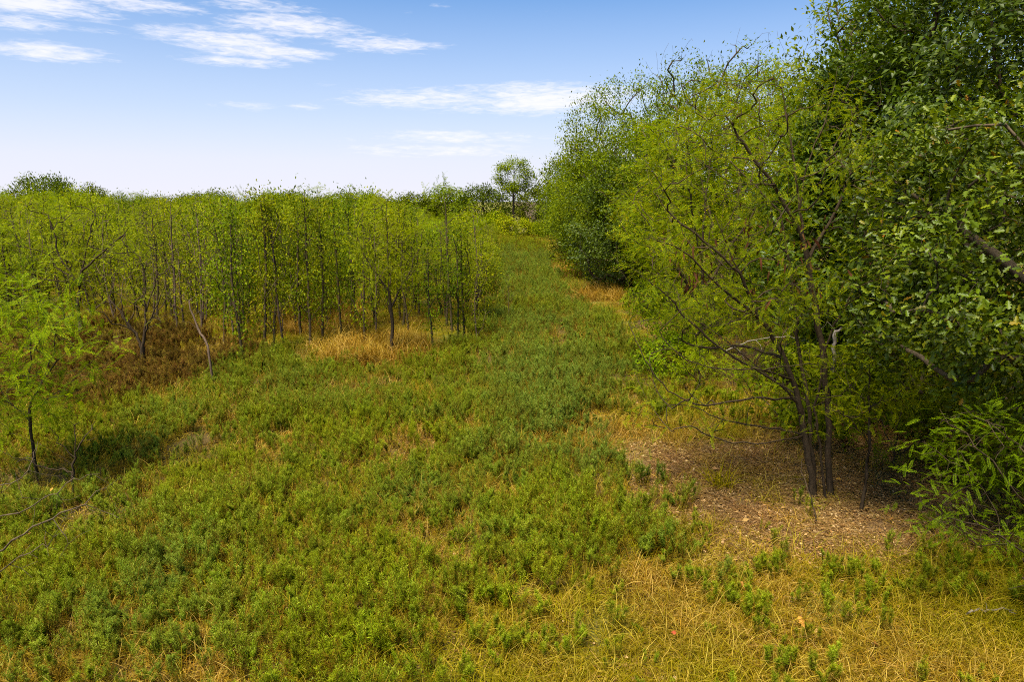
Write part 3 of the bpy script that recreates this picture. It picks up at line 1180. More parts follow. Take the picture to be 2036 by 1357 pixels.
def joined(e, name):
    """trunk and crown of a prototype as one mesh, for the far part of the thicket"""
    mb = MB()
    mats = []
    for ch in e.children:
        me = ch.data
        V = np.empty(len(me.vertices) * 3, np.float32)
        me.vertices.foreach_get('co', V)
        ls = np.empty(len(me.polygons), np.int32)
        lt = np.empty(len(me.polygons), np.int32)
        vi = np.empty(len(me.loops), np.int32)
        me.polygons.foreach_get('loop_start', ls)
        me.polygons.foreach_get('loop_total', lt)
        me.loops.foreach_get('vertex_index', vi)
        first = True
        for k in np.unique(lt):
            s = ls[lt == k]
            F = vi[s[:, None] + np.arange(k)[None]]
            if first:
                mb.add(V, F, len(mats))
                base = mb.n - len(V) // 3
                first = False
            else:
                mb.f.append((F + base, len(mats)))
        mats.append(me.materials[0])
    return proto(name, mb, mats)


jp = [joined(e, 'thicket_sapling') for e in S_BROAD + S_DARK[:1] + S_TWIG[:1] + S_FEAT]
xy = cand[rest]
n = len(xy)
P = np.stack([xy[:, 0], xy[:, 1], gz(xy[:, 0], xy[:, 1])], -1)
rot = np.stack([r.normal(0, .03, n), r.normal(0, .03, n), r.uniform(0, 6.28, n)], -1)
scatter('sapling_thicket', jp, P, rot, r.uniform(.74, 1.06, n) * low(xy[:, 0], xy[:, 1]), np.zeros(n), 'far mass of green saplings behind the front rows of the thicket', 'thicket')
print('thicket', n_ind, n)


# --- feathery trees that stand out in the thicket
def feathery_tree(name, seed, H, rad, stems, n_t, cz, rz, rbase, per=8, size=(.16, .26), fr=FROND_FINE, lm='locust', zmin=.8, lump=.25, loc=(0, 0), shell=.35, up=.3, length=.6, extra=None, bark='bark_dark'):
    r = rng_(seed)
    sk = Skel(seed)
    root = None
    for k, pl in enumerate(stems):
        sk.line(pl, wig=.015, step=.22) if k == 0 or pl[0][2] < .1 else sk.line(pl[1:], sk.nearest(np.asarray(pl[0], float)), wig=.02, step=.22)
    T = crown_points(r, n_t, (loc[0], loc[1], cz), (rad, rad, rz), shell, lump, zmin)
    if extra is not None:
        T = np.concatenate([T, extra])
    sk.reach(T, step=.25, wig=.02, up=up, pen=.9, arch=.05)
    sk.finish(rbase, .0035, .62)
    e = empty(name, (0, 0, 0))
    mb, cb = MB(), MB()
    sk.wood(mb, .3)
    mb.build('trunk', M[bark], e)
    pos, A, s = sprays_at(r, sk, per, length, size)
    ok = pos[:, 2] > .15
    cb.stamp(*fr, pos[ok], A[ok], s[ok])
    cb.build('crown', M[lm], e)
    return e


x, y = at(780, 716)
ft = feathery_tree('feathery_tree', 401, 4.7, 1.35, [[(0, 0, -.1), (.03, 0, 1.2), (-.05, .05, 2.2), (.0, 0, 3.4), (0, 0, 4.5)], [(0, 0, 1.5), (.5, .1, 2.4), (.95, .1, 3.3)], [(-.03, 0, 2.0), (-.55, -.1, 2.8), (-.9, 0, 3.5)]],
                   130, 3.25, 1.5, .048, lm='feather', up=.5)
place(ft, x, y, 1.0, 0, 'feathery young tree with a dark forked trunk rising from the golden straw beside the lane', 'tree')
x, y = at(165, 690)
ft = feathery_tree('feathery_tree', 402, 4.9, 2.3, [[(0, 0, -.1), (.02, 0, 1.3), (.2, 0, 2.2), (.55, 0, 3.3), (.9, .1, 4.3)], [(.15, 0, 1.9), (-.35, 0, 2.9), (-.5, 0, 4.0)], [(.3, 0, 2.5), (1.2, 0, 3.2), (2.0, .2, 3.9)]],
                   200, 3.5, 1.45, .062, lm='feather', up=.45)
place(ft, x, y, 1.0, 0, 'wide feathery tree with dark spreading limbs, behind the fresh green bush at the left edge', 'tree')
x, y = at(288, 738)
ft = feathery_tree('bare_limbed_tree', 403, 3.8, 1.5, [[(0, 0, -.1), (-.02, 0, .55), (-.1, 0, .95), (-.45, .1, 1.5), (-.9, .1, 2.2), (-1.2, .2, 2.9)], [(-.03, 0, .6), (.12, 0, 1.2), (.15, .1, 2.0), (.3, .1, 3.0)], [(.1, 0, 1.1), (.5, -.1, 1.7), (.9, -.1, 2.5)],
                                                       [(-.1, 0, .9), (-.35, -.1, 1.6), (-.4, 0, 2.6)], [(.13, 0, 1.5), (.4, .2, 2.3), (.75, .2, 3.2)]],
                   190, 2.5, 1.25, .06, per=1, up=.7, lm='locust', length=.3, shell=.3)
place(ft, x, y, 1.0, 0, 'forked dark tree with bare spreading limbs standing in the withered weeds', 'tree')

# leaning bare stem in the withered weeds
sk = Skel(8)
b0 = np.array((*at(428, 768), 0.))
sk.line([b0, on(412, 690, b0[1]), on(395, 655, b0[1] + .2), on(375, 600, b0[1] + .3)], wig=.012, step=.2)
sk.reach([on(360, 640, b0[1]), on(410, 610, b0[1] + .3), on(350, 590, b0[1]), on(395, 585, b0[1] + .5)], step=.15)
sk.finish(.028, .004)
mb = MB()
sk.wood(mb, 0, off=b0)
o = mb.build('leaning_sapling', M['twig'])
o.location = b0
tag(o, 'thin leaning bare stem in the withered weeds right of the forked tree', 'sapling')

# --- fresh green feathery bush at the left edge
x, y = at(80, 965)
ft = feathery_tree('locust_bush', 410, 3.3, 1.15, [[(0, 0, -.1), (-.02, 0, .9), (.05, .05, 1.6), (.1, .1, 2.4), (.05, .1, 3.0)], [(0, 0, 1.0), (-.5, 0, 1.7), (-.9, 0, 2.4)], [(.02, 0, 1.3), (.5, -.1, 1.9), (.9, -.1, 2.3)], [(.03, .03, 1.5), (.2, .5, 2.1), (.2, .7, 2.8)]],
                   230, 2.2, 1.15, .024, per=8, size=(.17, .27), lm='locust_fresh', zmin=1.1, up=.25, bark='bark_dark')
place(ft, x, y, 1.0, 0, 'fresh bright green feathery locust bush at the left edge in front of the withered weeds', 'bush')
# small bare sapling beside it
sk = Skel(21)
b0 = np.array((*at(142, 1000), 0.))
sk.line([b0, on(146, 940, b0[1]), on(150, 890, b0[1]), on(148, 850, b0[1])], wig=.01, step=.12)
for a in ([on(146, 930, b0[1]), on(110, 900, b0[1]), on(60, 875, b0[1] - .2), on(20, 860, b0[1] - .2)], [on(149, 900, b0[1]), on(170, 870, b0[1]), on(190, 840, b0[1] + .2)],
          [on(148, 915, b0[1]), on(120, 880, b0[1] + .2), on(95, 845, b0[1] + .3)], [on(147, 935, b0[1]), on(100, 930, b0[1] + .1), on(50, 915, b0[1])]):
    i = sk.line(a[1:], sk.nearest(a[0]), wig=.015, step=.12)
sk.reach([on(q, w, b0[1] + d) for q, w, d in ((80, 850, 0), (40, 840, .2), (10, 880, .1), (130, 840, -.2), (175, 835, .1), (190, 870, 0), (65, 905, .2), (20, 905, 0), (110, 860, .1), (160, 840, 0), (30, 925, 0))], step=.1)
sk.finish(.022, .003)
mb = MB()
sk.wood(mb, 0, off=b0)
o = mb.build('bare_sapling', M['bark_dark'])
o.location = b0
tag(o, 'small leafless sapling with spidery twigs in the green weeds below the bright bush', 'sapling')

# --- leafless tree just outside the left edge; its pale limbs come into view
r = rng_(61)
b0 = np.array((-6.3, 5.9, 0.))
sk = Skel(61)
sk.line([b0, b0 + (0.05, 0, .8), b0 + (.2, .05, 1.5), b0 + (.2, .1, 2.6), b0 + (.3, .3, 3.6)], wig=.02, step=.25)
L = [[on(-60, 1040, 5.9), on(60, 1008, 5.9), on(130, 965, 6.0), on(190, 945, 6.1)], [on(-50, 1110, 5.6), on(50, 1060, 5.5), on(120, 1025, 5.6), on(215, 965, 5.8)],
     [on(-60, 1150, 5.4), on(40, 1110, 5.3), on(110, 1070, 5.4), on(150, 1030, 5.5)], [on(-40, 980, 6.1), on(40, 950, 6.2), on(80, 900, 6.3)]]
for a in L:
    sk.line(a, sk.nearest(b0 + (.2, .05, 1.4)), wig=.016, step=.12)
    for q in range(11):
        c = a[1] + (a[-1] - a[1]) * r.random() + r.normal(size=3) * np.array((.16, .16, .11))
        sk.tips.append(sk.line([c], sk.nearest(c), wig=.01, step=.08))
sk.reach([on(q, w, d) for q, w, d in ((190, 1035, 5.7), (100, 1040, 5.5), (60, 1085, 5.4), (165, 1000, 5.8), (230, 1000, 5.7), (90, 985, 6.0), (110, 930, 6.2), (20, 1020, 5.8), (70, 915, 6.2), (140, 945, 6.1), (75, 1110, 5.3), (200, 930, 6.1),
                                      (-150, 700, 6), (-100, 800, 6), (-200, 600, 6.2), (-60, 860, 6.2), (250, 1010, 5.9), (215, 950, 6.1), (150, 1070, 5.5), (30, 1075, 5.4), (45, 1005, 5.9), (125, 1000, 5.8), (160, 985, 6.0), (55, 960, 6.2), (180, 1055, 5.6), (240, 950, 5.9))], step=.12, wig=.012)
sk.finish(.015, .0017, .6)
e = empty('leafless_tree', b0)
mb = MB()
sk.wood(mb, .2, off=b0)
mb.build('trunk', M['bark'], e)
cb = MB()
lp = np.array([on(106, 970, 6.0), on(62, 1060, 5.5), on(66, 1078, 5.4), on(90, 1066, 5.5), on(60, 1020, 5.8)]) - b0
cb.stamp(*LEAF, lp, axes(rdir(r, 5) + (0, 0, -.5), rdir(r, 5) + (0, 0, .5)), np.full(5, .045))
cb.build('last_leaves', M['orange_leaf'], e)
tag(e, 'leafless pale limbed tree reaching thin twigs in from the left edge', 'tree')

# ------------------------------------------------------------------ right side: the locust with several stems
b2 = at(1637, 985)
b0 = np.array((b2[0], b2[1], gz(*b2)))
D0 = b0[1]
r = rng_(500)


def o3(px, py, dd=0.):
    return on(px, py, D0 + dd)


stems = [
    [np.array((b0[0] + .11, b0[1], b0[2] - .1)), o3(1646, 800), o3(1626, 650, .1), o3(1606, 520, .15), o3(1592, 420, .2)],
    [np.array((b0[0] - .13, b0[1] - .03, b0[2] - .1)), o3(1604, 890, -.05), o3(1588, 800, -.1), o3(1560, 715, -.15), o3(1515, 640, -.25), o3(1470, 545, -.4), o3(1420, 430, -.5)],
    [np.array((b0[0] - .03, b0[1] + .14, b0[2] - .1)), o3(1612, 880, .1), o3(1606, 800, .2), o3(1590, 700, .4), o3(1575, 560, .7), o3(1550, 420, .9)],
    [np.array((b0[0] + .00, b0[1] - .12, b0[2] - .1)), o3(1628, 880, -.15), o3(1622, 810, -.2), o3(1640, 700, -.35), o3(1690, 590, -.5), o3(1735, 480, -.6)],
]
limbs = [
    [o3(1588, 800, -.1), o3(1540, 757, -.3), o3(1450, 705, -.5), o3(1372, 640, -.6), o3(1330, 592, -.6), o3(1290, 560, -.6), o3(1250, 525, -.5)],
    [o3(1580, 790, -.1), o3(1500, 793, -.6), o3(1400, 806, -.9), o3(1342, 785, -1.0), o3(1300, 742, -1.0), o3(1270, 690, -1.0), o3(1250, 640, -.9)],
    [o3(1602, 870, 0), o3(1500, 884, -.7), o3(1425, 874, -1.0), o3(1372, 845, -1.1)],
    [o3(1600, 860, 0), o3(1530, 851, .4), o3(1440, 836, .7), o3(1385, 812, .9)],
    [o3(1612, 890, 0), o3(1560, 915, -.7), o3(1500, 918, -1.1), o3(1440, 900, -1.3)],
    [o3(1575, 760, -.1), o3(1500, 735, -.9), o3(1420, 732, -1.3), o3(1350, 705, -1.5), o3(1310, 660, -1.5)],
    [o3(1640, 810, -.2), o3(1690, 770, -.4), o3(1740, 700, -.6), o3(1775, 640, -.7)],
    [o3(1650, 900, 0), o3(1700, 872, -.2), o3(1765, 825, -.3)],
    [o3(1606, 800, .2), o3(1520, 740, .8), o3(1420, 660, 1.2), o3(1340, 610, 1.4)],
    [o3(1560, 715, -.15), o3(1480, 690, .3), o3(1390, 690, .5), o3(1320, 660, .6)],
    [o3(1600, 480, .15), o3(1545, 380, .1), o3(1480, 290, 0), o3(1430, 210, 0)],
    [o3(1592, 430, .2), o3(1605, 330, .2), o3(1640, 240, .2), o3(1665, 140, .2)],
    [o3(1594, 440, .2), o3(1580, 330, .4), o3(1560, 200, .5), o3(1545, 110, .5)],
    [o3(1606, 520, .15), o3(1660, 420, .3), o3(1700, 320, .4), o3(1735, 250, .4)],
    [o3(1470, 545, -.4), o3(1400, 480, -.5), o3(1340, 430, -.5), o3(1300, 380, -.4)],
    [o3(1515, 640, -.25), o3(1430, 570, -.8), o3(1360, 500, -1.1), o3(1290, 470, -1.2)],
    [o3(1550, 440, .9), o3(1480, 350, 1.2), o3(1410, 280, 1.4)],
]
sk = Skel(500)
for a in stems:
    sk.line(a, wig=.012, step=.16)
roots = 4
for a in limbs:
    sk.line(a[1:], sk.nearest(a[0]), wig=.010, step=.16)
n = 640
u = r.random(n) ** .5
a = r.uniform(0, 6.28, n)
pxs = 1530 + np.cos(a) * u * 265
pys = 415 + np.sin(a) * u * 300
pys = np.where(pys > 640, pys - 60, pys)
dep = r.normal(0, .9, n).clip(-1.8, 1.8)
T = np.array([o3(q, w, d) for q, w, d in zip(pxs, pys, dep)])
low = np.array([o3(r.uniform(1255, 1640), r.uniform(570, 860), r.uniform(-1.2, .8)) for _ in range(210)])
T = np.concatenate([T, low])
sk.reach(T, step=.16, wig=.010, up=.35, pen=.8, arch=.04)
leafy = list(sk.tips)
sk.reach(np.array([o3(r.uniform(1390, 1760), r.uniform(110, 330), r.normal(.1, .7)) for _ in range(70)]), step=.2, wig=.008, up=.8, pen=1.4, arch=.0)
sk.tips = leafy
sk.finish(.049, .0030, .50)
e = empty('locust_tree', b0)
ch = sk.chains()
rootids = [i for i, p in enumerate(sk.par) if p < 0]
mbb = MB()
for c in ch:
    P_, R_ = sk.Pa[c] - b0, sk.R[c].copy()
    if sk.par[c[0]] < 0 and c[0] in rootids:
        mt = MB()
        z = P_[:, 2] - P_[0, 2]
        R_ = R_ * (1 + .3 * np.exp(-z / .2))
        mt.tube(P_, R_, 9)
        mt.build('stem', M['bark_dark'], e)
    else:
        R_[0] = min(R_[0], R_[1] * 1.2)
        mbb.tube(P_, R_, 6 if R_.max() > .02 else (4 if R_.max() > .01 else 3))
mbb.build('limbs', M['bark_dark'], e)
tipz = np.asarray(sk.P)[sk.tips][:, 2]
sk.tips = [t for t, z in zip(sk.tips, tipz) if z > 2.7 or r.random() < .6]
pos, A, s = sprays_at(r, sk, 6, .5, (.12, .20))
cb = MB()
cb.stamp(*FROND_FINE, pos - b0, A, s)
cb.build('crown', M['locust'], e)


def pod_mesh(seed):
    r = rng_(seed)
    t = np.linspace(0, 1, 7)
    tw = r.uniform(1.5, 4)
    mb = MB()
    c = np.stack([.18 * np.sin(t * 3 + seed) * t, .12 * np.cos(t * 2.3 + seed) * t, -t], -1)
    w = .075 * np.sin(math.pi * (.12 + .8 * t))[:, None] * np.stack([np.cos(tw * t), np.sin(tw * t), np.zeros(7)], -1)
    i = np.arange(6)
    mb.add(np.concatenate([c - w, c + w]), np.stack([i, i + 1, i + 8, i + 7], -1))
    return mb.mesh('seed_pod', [M['pod']])


pods = [pod_mesh(i) for i in range(4)]
for k in range(85):
    cxp, cyp, sx, sy = [(1520, 480, 45, 60), (1590, 500, 35, 50), (1400, 490, 40, 40), (1560, 560, 60, 30), (1375, 560, 30, 25)][k % 5]
    p = o3(r.normal(cxp, sx), r.normal(cyp, sy), r.normal(-.5, .5)) - b0
    o = bpy.data.objects.new('seed_pod', pods[k % 4])
    COL.objects.link(o)
    o.parent = e
    o.location = p
    o.rotation_euler = (r.normal(0, .3), r.normal(0, .3), r.uniform(0, 6.28))
    o.scale = (1, 1, 1)
    sc = r.uniform(.14, .24)
    o.scale = (sc, sc, sc)
tag(e, 'yellow green feathery locust with four dark stems and hanging brown pods on the bare patch', 'tree')

# ------------------------------------------------------------------ near oak at the right edge
r = rng_(600)
b0 = np.array((7.2, 8.6, float(gz(7.2, 8.6))))
sk = Skel(600)
sk.line([(0, 0, -.1), (.02, 0, .9), (-.1, .05, 1.9), (-.15, .1, 3.0), (0, .1, 4.2), (.1, .1, 5.2)], wig=.02, step=.25)
for a in ([(-.1, .05, 1.9), (-.9, -.3, 2.5), (-1.9, -.6, 3.0), (-2.6, -.8, 3.3)], [(-.15, .1, 2.8), (-.9, -.9, 3.6), (-1.5, -1.6, 4.3)], [(-.1, .05, 2.2), (.2, -1.1, 2.9), (.3, -2.0, 3.3)],
          [(-.15, .1, 3.0), (-.8, .7, 3.9), (-1.7, 1.2, 4.6)], [(0, .1, 3.6), (.9, 0, 4.4), (1.7, -.2, 5.0)], [(-.12, .06, 2.3), (1.0, .8, 3.0), (2.0, 1.0, 3.4)], [(0, .05, 1.5), (-.7, -.9, 1.9), (-1.2, -1.7, 2.1)]):
    sk.line(a[1:], sk.nearest(np.array(a[0])), wig=.03, step=.22)
T = crown_points(r, 620, (-.1, 0, 3.85), (2.75, 2.5, 2.2), .45, .22, 1.35)
sk.reach(T, step=.22, wig=.02, up=.2, pen=.7, arch=.06)
sk.finish(.17, .004, .5)
e = empty('oak_tree', b0)
mb = MB()
sk.wood(mb, .3)
mb.build('trunk', M['bark'], e)
pos, A, s = leaves_at(r, sk, 60, .15, (.05, .125), droop=.35, centre=(0, 0, 3.2), back=.4, flat=.8)
wd = np.linalg.norm(pos + b0 - np.array((0, 0, CAM_H)), axis=1)
ppx = 1018 + FPX * (pos[:, 0] + b0[0]) / (pos[:, 1] + b0[1])
near = np.argsort(np.where(ppx < 2030, wd, 1e3))[:300]
rest_ = np.setdiff1d(np.arange(len(pos)), near)
cb = MB()
cb.stamp(*OAK, pos[rest_], A[rest_], s[rest_])
tag(cb.build('crown', M['oak'], e), kind='stuff')
lm = MB()
lm.add(OAK[0], OAK[1][0])
leaf_me = lm.mesh('leaf', [M['oak']])
for i in near:
    o = bpy.data.objects.new('leaf', leaf_me)
    COL.objects.link(o)
    o.parent = e
    m4 = Matrix.Identity(4)
    for a_ in range(3):
        for b_ in range(3):
            m4[a_][b_] = float(A[i][a_, b_] * s[i])
        m4[a_][3] = float(pos[i][a_])
    o.matrix_local = m4
tag(e, 'near oak with large lobed dark leaves filling the right edge', 'tree')

# --- fronds of a young locust at the lower right, in front of the oak
r = rng_(610)
ft = feathery_tree('locust_bush', 611, 3.0, 1.5, [[(0, 0, -.1), (.05, 0, .8), (.1, .05, 1.6), (.0, .1, 2.6)], [(.05, 0, .6), (-.6, -.1, 1.0), (-1.2, -.2, 1.2), (-1.7, -.3, 1.15)], [(.08, 0, 1.0), (-.5, .2, 1.7), (-1.0, .4, 2.2)], [(.05, 0, .5), (-.4, -.5, .7), (-.9, -.9, .8)],
                                                  [(.1, .05, 1.5), (-.6, -.2, 2.1), (-1.3, -.4, 2.5)]],
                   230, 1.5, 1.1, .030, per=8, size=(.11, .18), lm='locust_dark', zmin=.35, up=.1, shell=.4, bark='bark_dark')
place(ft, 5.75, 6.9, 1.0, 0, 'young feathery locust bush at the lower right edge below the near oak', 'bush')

ft = feathery_tree('locust_sapling', 612, 2.9, .95, [[(0, 0, -.1), (.04, 0, .8), (0, .05, 1.6), (-.05, .1, 2.5)], [(.02, 0, 1.1), (-.5, -.2, 1.6), (-1.0, -.3, 1.9)], [(0, .03, 1.5), (.4, -.3, 2.0), (.7, -.4, 2.3)]],
                   150, 2.0, .75, .024, per=7, size=(.11, .18), fr=FROND_FINE, lm='locust', zmin=1.25, up=.2, shell=.35)
place(ft, 5.15, 9.4, 1.0, 0, 'feathery locust sapling under the near oak between it and the four stemmed locust', 'tree')

# ------------------------------------------------------------------ the wooded edge on the right, nearest first
big_oak = leaf_tree('oak_tree', 701, 11.0, 4.6, 5.8, 5.2, 600, 150, LEAF, (.10, .17), .32, M['bark_dark'], M['oak_dark'], .26, shell=.55, lump=.3, zmin=1.4, lean=(0, 0))
place(big_oak, 10.9, 14.2, 1.0, 0, 'tall dark oak with crooked black limbs against the sky, behind the near oak', 'tree')
wood_a = leaf_tree('leafy_tree', 702, 9.5, 2.9, 5.0, 4.6, 280, 78, LEAF, (.11, .17), .28, M['bark'], M['wood'], .16, shell=.45, lump=.3, zmin=.5, bare=30)
wood_b = leaf_tree('leafy_tree', 703, 9.5, 2.6, 5.2, 4.6, 210, 40, LEAF, (.10, .15), .28, M['bark'], M['wood'], .14, shell=.5, lump=.3, zmin=1.0, bare=110)
dark_c = leaf_tree('dark_tree', 704, 7.0, 2.6, 3.3, 3.4, 300, 90, LEAF, (.10, .16), .26, M['bark_dark'], M['oak_dark'], .18, shell=.5, lump=.22, zmin=.25)
yellow_d = feathery_tree('locust_tree', 705, 7.2, 2.5, [[(0, 0, -.1), (.1, 0, 1.5), (0, .1, 3.5), (.1, 0, 6.3)], [(.1, 0, 1.5), (-1.0, -.3, 2.9), (-1.9, -.4, 4.0)], [(.05, .05, 2.2), (1.0, -.3, 3.9), (1.6, -.5, 5.2)], [(0, .1, 3.0), (-.8, -.4, 4.8), (-1.0, -.6, 6.2)], [(.1, 0, 1.3), (0, -1.0, 2.4), (0, -1.9, 3.4)]],
                         330, 3.9, 3.3, .10, per=9, size=(.22, .34), fr=FROND_LOW, lm='locust', zmin=.6, lump=.3, shell=.4, length=.8)
light_e = leaf_tree('leafy_tree', 706, 9.0, 2.8, 4.7, 4.5, 290, 80, LEAF, (.11, .17), .30, M['bark'], M['wood_light'], .16, shell=.45, lump=.3, zmin=.4)

row = [
    # proto, x, y, scale, sz, rz, label
    (yellow_d, 4.9, 17.5, 1.0, 1.0, .3, 'yellow green feathery tree standing left behind the four stemmed locust'),
    (yellow_d, 6.9, 22.5, 1.1, 1.08, 2.2, 'tall yellow green feathery tree midway along the right wooded edge'),
    (wood_b, 8.6, 17.5, 1.0, .98, .5, 'sparse tree with bare grey twigs rising just left of the tall dark oak'),
    (wood_a, 11.5, 21.0, 1.1, 1.12, 1.2, 'broad green tree closing the gap behind the tall dark oak'),
    (wood_b, 8.2, 25.0, 1.0, 1.0, 3.4, 'thin tree with a twiggy top in the middle of the right skyline'),
    (wood_a, 10.0, 29.0, 1.0, 1.0, 4.0, 'leafy tree behind the twiggy tops of the right skyline'),
    (dark_c, 5.4, 33.5, 1.0, .9, .8, 'dark green tree whose crown sweeps down to the lane edge'),
    (yellow_d, 6.6, 29.0, .95, .95, 4.4, 'yellow green feathery tree in front of the low sweeping dark tree'),
    (wood_b, 7.6, 32.0, 1.0, .98, 5.3, 'tree with bare grey twig tops above the low sweeping dark tree'),
    (light_e, 4.9, 40.0, 1.0, 1.12, 2.0, 'rounded light green tree at the left end of the high right skyline'),
    (light_e, 4.8, 48.0, .95, .84, .2, 'pale green tree leaning over the lane beyond the low sweeping dark tree'),
    (wood_b, 6.2, 27.0, 1.0, 1.0, 1.7, 'slim twiggy tree filling the skyline left of the four stemmed locust crown'),
    (wood_a, 8.0, 33.0, 1.0, 1.05, 2.7, 'dense green tree behind the slim twiggy skyline trees'),
    (wood_a, 6.3, 36.0, 1.0, 1.06, 4.6, 'dense green tree between the rounded light green tree and the twiggy skyline trees'),
    (dark_c, 8.5, 15.6, 1.05, 1.06, 2.0, 'dense dark tree between the four stemmed locust crown and the tall dark oak'),
    (wood_b, 9.6, 18.2, 1.0, 1.03, 2.9, 'twiggy tree on the skyline touching the left side of the tall dark oak'),
    (light_e, 5.6, 62.0, .8, .8, 1.1, 'small pale green tree at the lane edge far off, next to the dark corner tree'),
    (yellow_d, 5.0, 54.0, .8, .85, 3.0, 'yellow green tree hanging over the far right side of the lane'),
    (wood_a, 9.0, 46.0, 1.0, 1.0, 5.0, 'tall green tree behind the rounded light green tree'),
    (dark_c, 6.3, 58.0, 1.2, 1.05, 2.9, 'dark tree at the far right corner of the lane'),
    (light_e, 8.0, 66.0, 1.1, .95, 3.9, 'light green tree far along the right side near the lane end'),
    (wood_a, 14.0, 36.0, 1.1, 1.0, 1.9, 'green tree deep in the right wood behind the skyline row'),
    (wood_a, 15.5, 26.0, 1.15, 1.1, .4, 'green tree deep in the right wood behind the tall dark oak'),
    (big_oak, 15.0, 10.5, 1.0, 1.0, 2.4, 'large dark oak outside the right edge beyond the near oak'),
]
for i, (pr, x, y, sc, sz, rz, lab) in enumerate(row):
    place(pr, x, y, sc, rz, lab, 'tree', None, i, sz=sc * sz)

# low shrubs under the wooded edge
shrub_a = leaf_tree('shrub', 720, 1.6, .95, .85, .75, 70, 34, LEAF, (.09, .15), .15, M['bark'], M['wood'], .03, shell=.4, lump=.3, zmin=.15, step=.2)
shrub_b = feathery_tree('shrub', 721, 1.6, 1.0, [[(0, 0, -.1), (.05, 0, .5), (0, 0, 1.2)], [(0, 0, .2), (-.4, .1, .7), (-.7, .1, 1.1)], [(0, 0, .2), (.4, -.1, .8), (.6, -.1, 1.1)]], 60, .85, .7, .025, per=7, size=(.16, .26), fr=FROND_LOW, lm='feather', zmin=.2)
shr = [(shrub_b, 4.4, 15.6, .9, 'low feathery shrub hiding the foot of the yellow green feathery tree'), (shrub_a, 3.9, 17.0, .75, 'low leafy shrub at the lane edge behind the low limbs of the locust'), (shrub_b, 6.1, 15.2, 1.1, 'low feathery shrub in the shade behind the four stemmed locust'), (shrub_a, 7.6, 13.2, 1.2, 'leafy shrub between the four stemmed locust and the tall dark oak'),
       (shrub_a, 5.3, 20.5, 1.0, 'leafy shrub at the foot of the yellow green feathery tree'), (shrub_a, 5.2, 26.0, .9, 'leafy shrub at the lane edge before the sweeping dark tree'), (shrub_b, 8.8, 11.6, 1.2, 'feathery shrub in the shade under the near oak'),
       (shrub_b, 6.5, 10.9, 1.1, 'feathery shrub beside the foot of the locust sapling under the near oak'), (shrub_a, 6.0, 12.6, 1.15, 'leafy shrub in the shade right behind the stems of the locust'),
       (shrub_a, 7.6, 10.2, 1.1, 'leafy shrub at the foot of the near oak')]
for i, (pr, x, y, sc, lab) in enumerate(shr):
    place(pr, x, y, sc, None, lab, 'shrub', None, i)

# ------------------------------------------------------------------ the end of the lane and the far treeline
far_a = leaf_tree('far_tree', 730, 7.0, 3.4, 3.9, 3.2, 200, 34, LEAF, (.24, .36), .42, M['bark_dark'], M['far'], .2, shell=.5, lump=.3, zmin=.6)
far_b = leaf_tree('far_tree', 731, 7.0, 3.0, 3.8, 3.3, 170, 34, LEAF, (.24, .36), .42, M['bark_dark'], M['far'], .2, shell=.5, lump=.35, zmin=.6)
tall = leaf_tree('lone_tree', 732, 9.6, 2.2, 7.4, 2.1, 95, 64, LEAF, (.18, .28), .34, M['bark_dark'], M['wood_light'], .13, trunk_top=.9, shell=.5, lump=.3, zmin=4.8, pen=1.4, up=.7)
x = 90 * (1022 - 1018) / FPX
place(tall, x, 88, 1.0, 0, 'tall lone tree with an open crown standing up at the end of the lane', 'tree')
lane_end = [(far_a, -3.8, 94, 1.15, .86, 'rounded tree just left of the tall lone tree at the lane end'), (far_b, -8.6, 97, 1.2, .80, 'wide tree left of the lane end, second from the tall lone tree'),
            (far_a, 3.6, 95, 1.0, 1.0, 'dark tree filling the gap right of the tall lone tree'), (far_b, 7.0, 88, 1.1, 1.3, 'tree joining the lane end to the right wooded edge')]
for i, (pr, x, y, sc, sz, lab) in enumerate(lane_end):
    place(pr, x, y, sc, None, lab, 'tree', None, i, sz=sc * sz)
r = rng_(88)
for i, x in enumerate(np.arange(-78, -11, 2.9)):
    h = .72 + .15 * r.random()
    place([far_a, far_b][i % 2], x + r.normal(0, .8), 92 + r.uniform(-3, 9), r.uniform(.8, 1.25), None, 'rounded tree of the low line along the horizon behind the thicket', 'tree', 'trees along the horizon', i, sz=h)
for i, (px, h) in enumerate([(80, 1.10), (135, 1.12), (205, .94)]):
    place([far_b, far_a, far_b][i], 84 * (px - 1018) / FPX, 84, .8, None, ['tall tree above the thicket skyline, leftmost of three', 'tall tree above the thicket skyline, middle of three', 'tall tree above the thicket skyline, rightmost of three'][i], 'tree', None, i, sz=h)
bush_c = leaf_tree('bush', 733, 2.6, 1.5, 1.35, 1.25, 90, 26, LEAF, (.16, .26), .25, M['bark'], M['sapling'], .05, shell=.45, lump=.3, zmin=.2)
labs = ['round bush at the lane end, leftmost of the low bushes', 'round bush at the lane end below the tall lone tree', 'low bush at the lane end right of the tall lone tree trunk', 'small bush at the right end of the lane end bushes',
        'bush in the second row behind the leftmost lane end bush', 'bush in the second row below the rounded tree']
for i, (x, y, sc) in enumerate([(-3.4, 84, 1.05), (-.9, 86, 1.15), (1.4, 85, 1.0), (3.4, 84, .9), (-5.6, 88, 1.3), (-2.0, 90, 1.4)]):
    place(bush_c, x, y, sc, None, labs[i], 'bush', None, i)
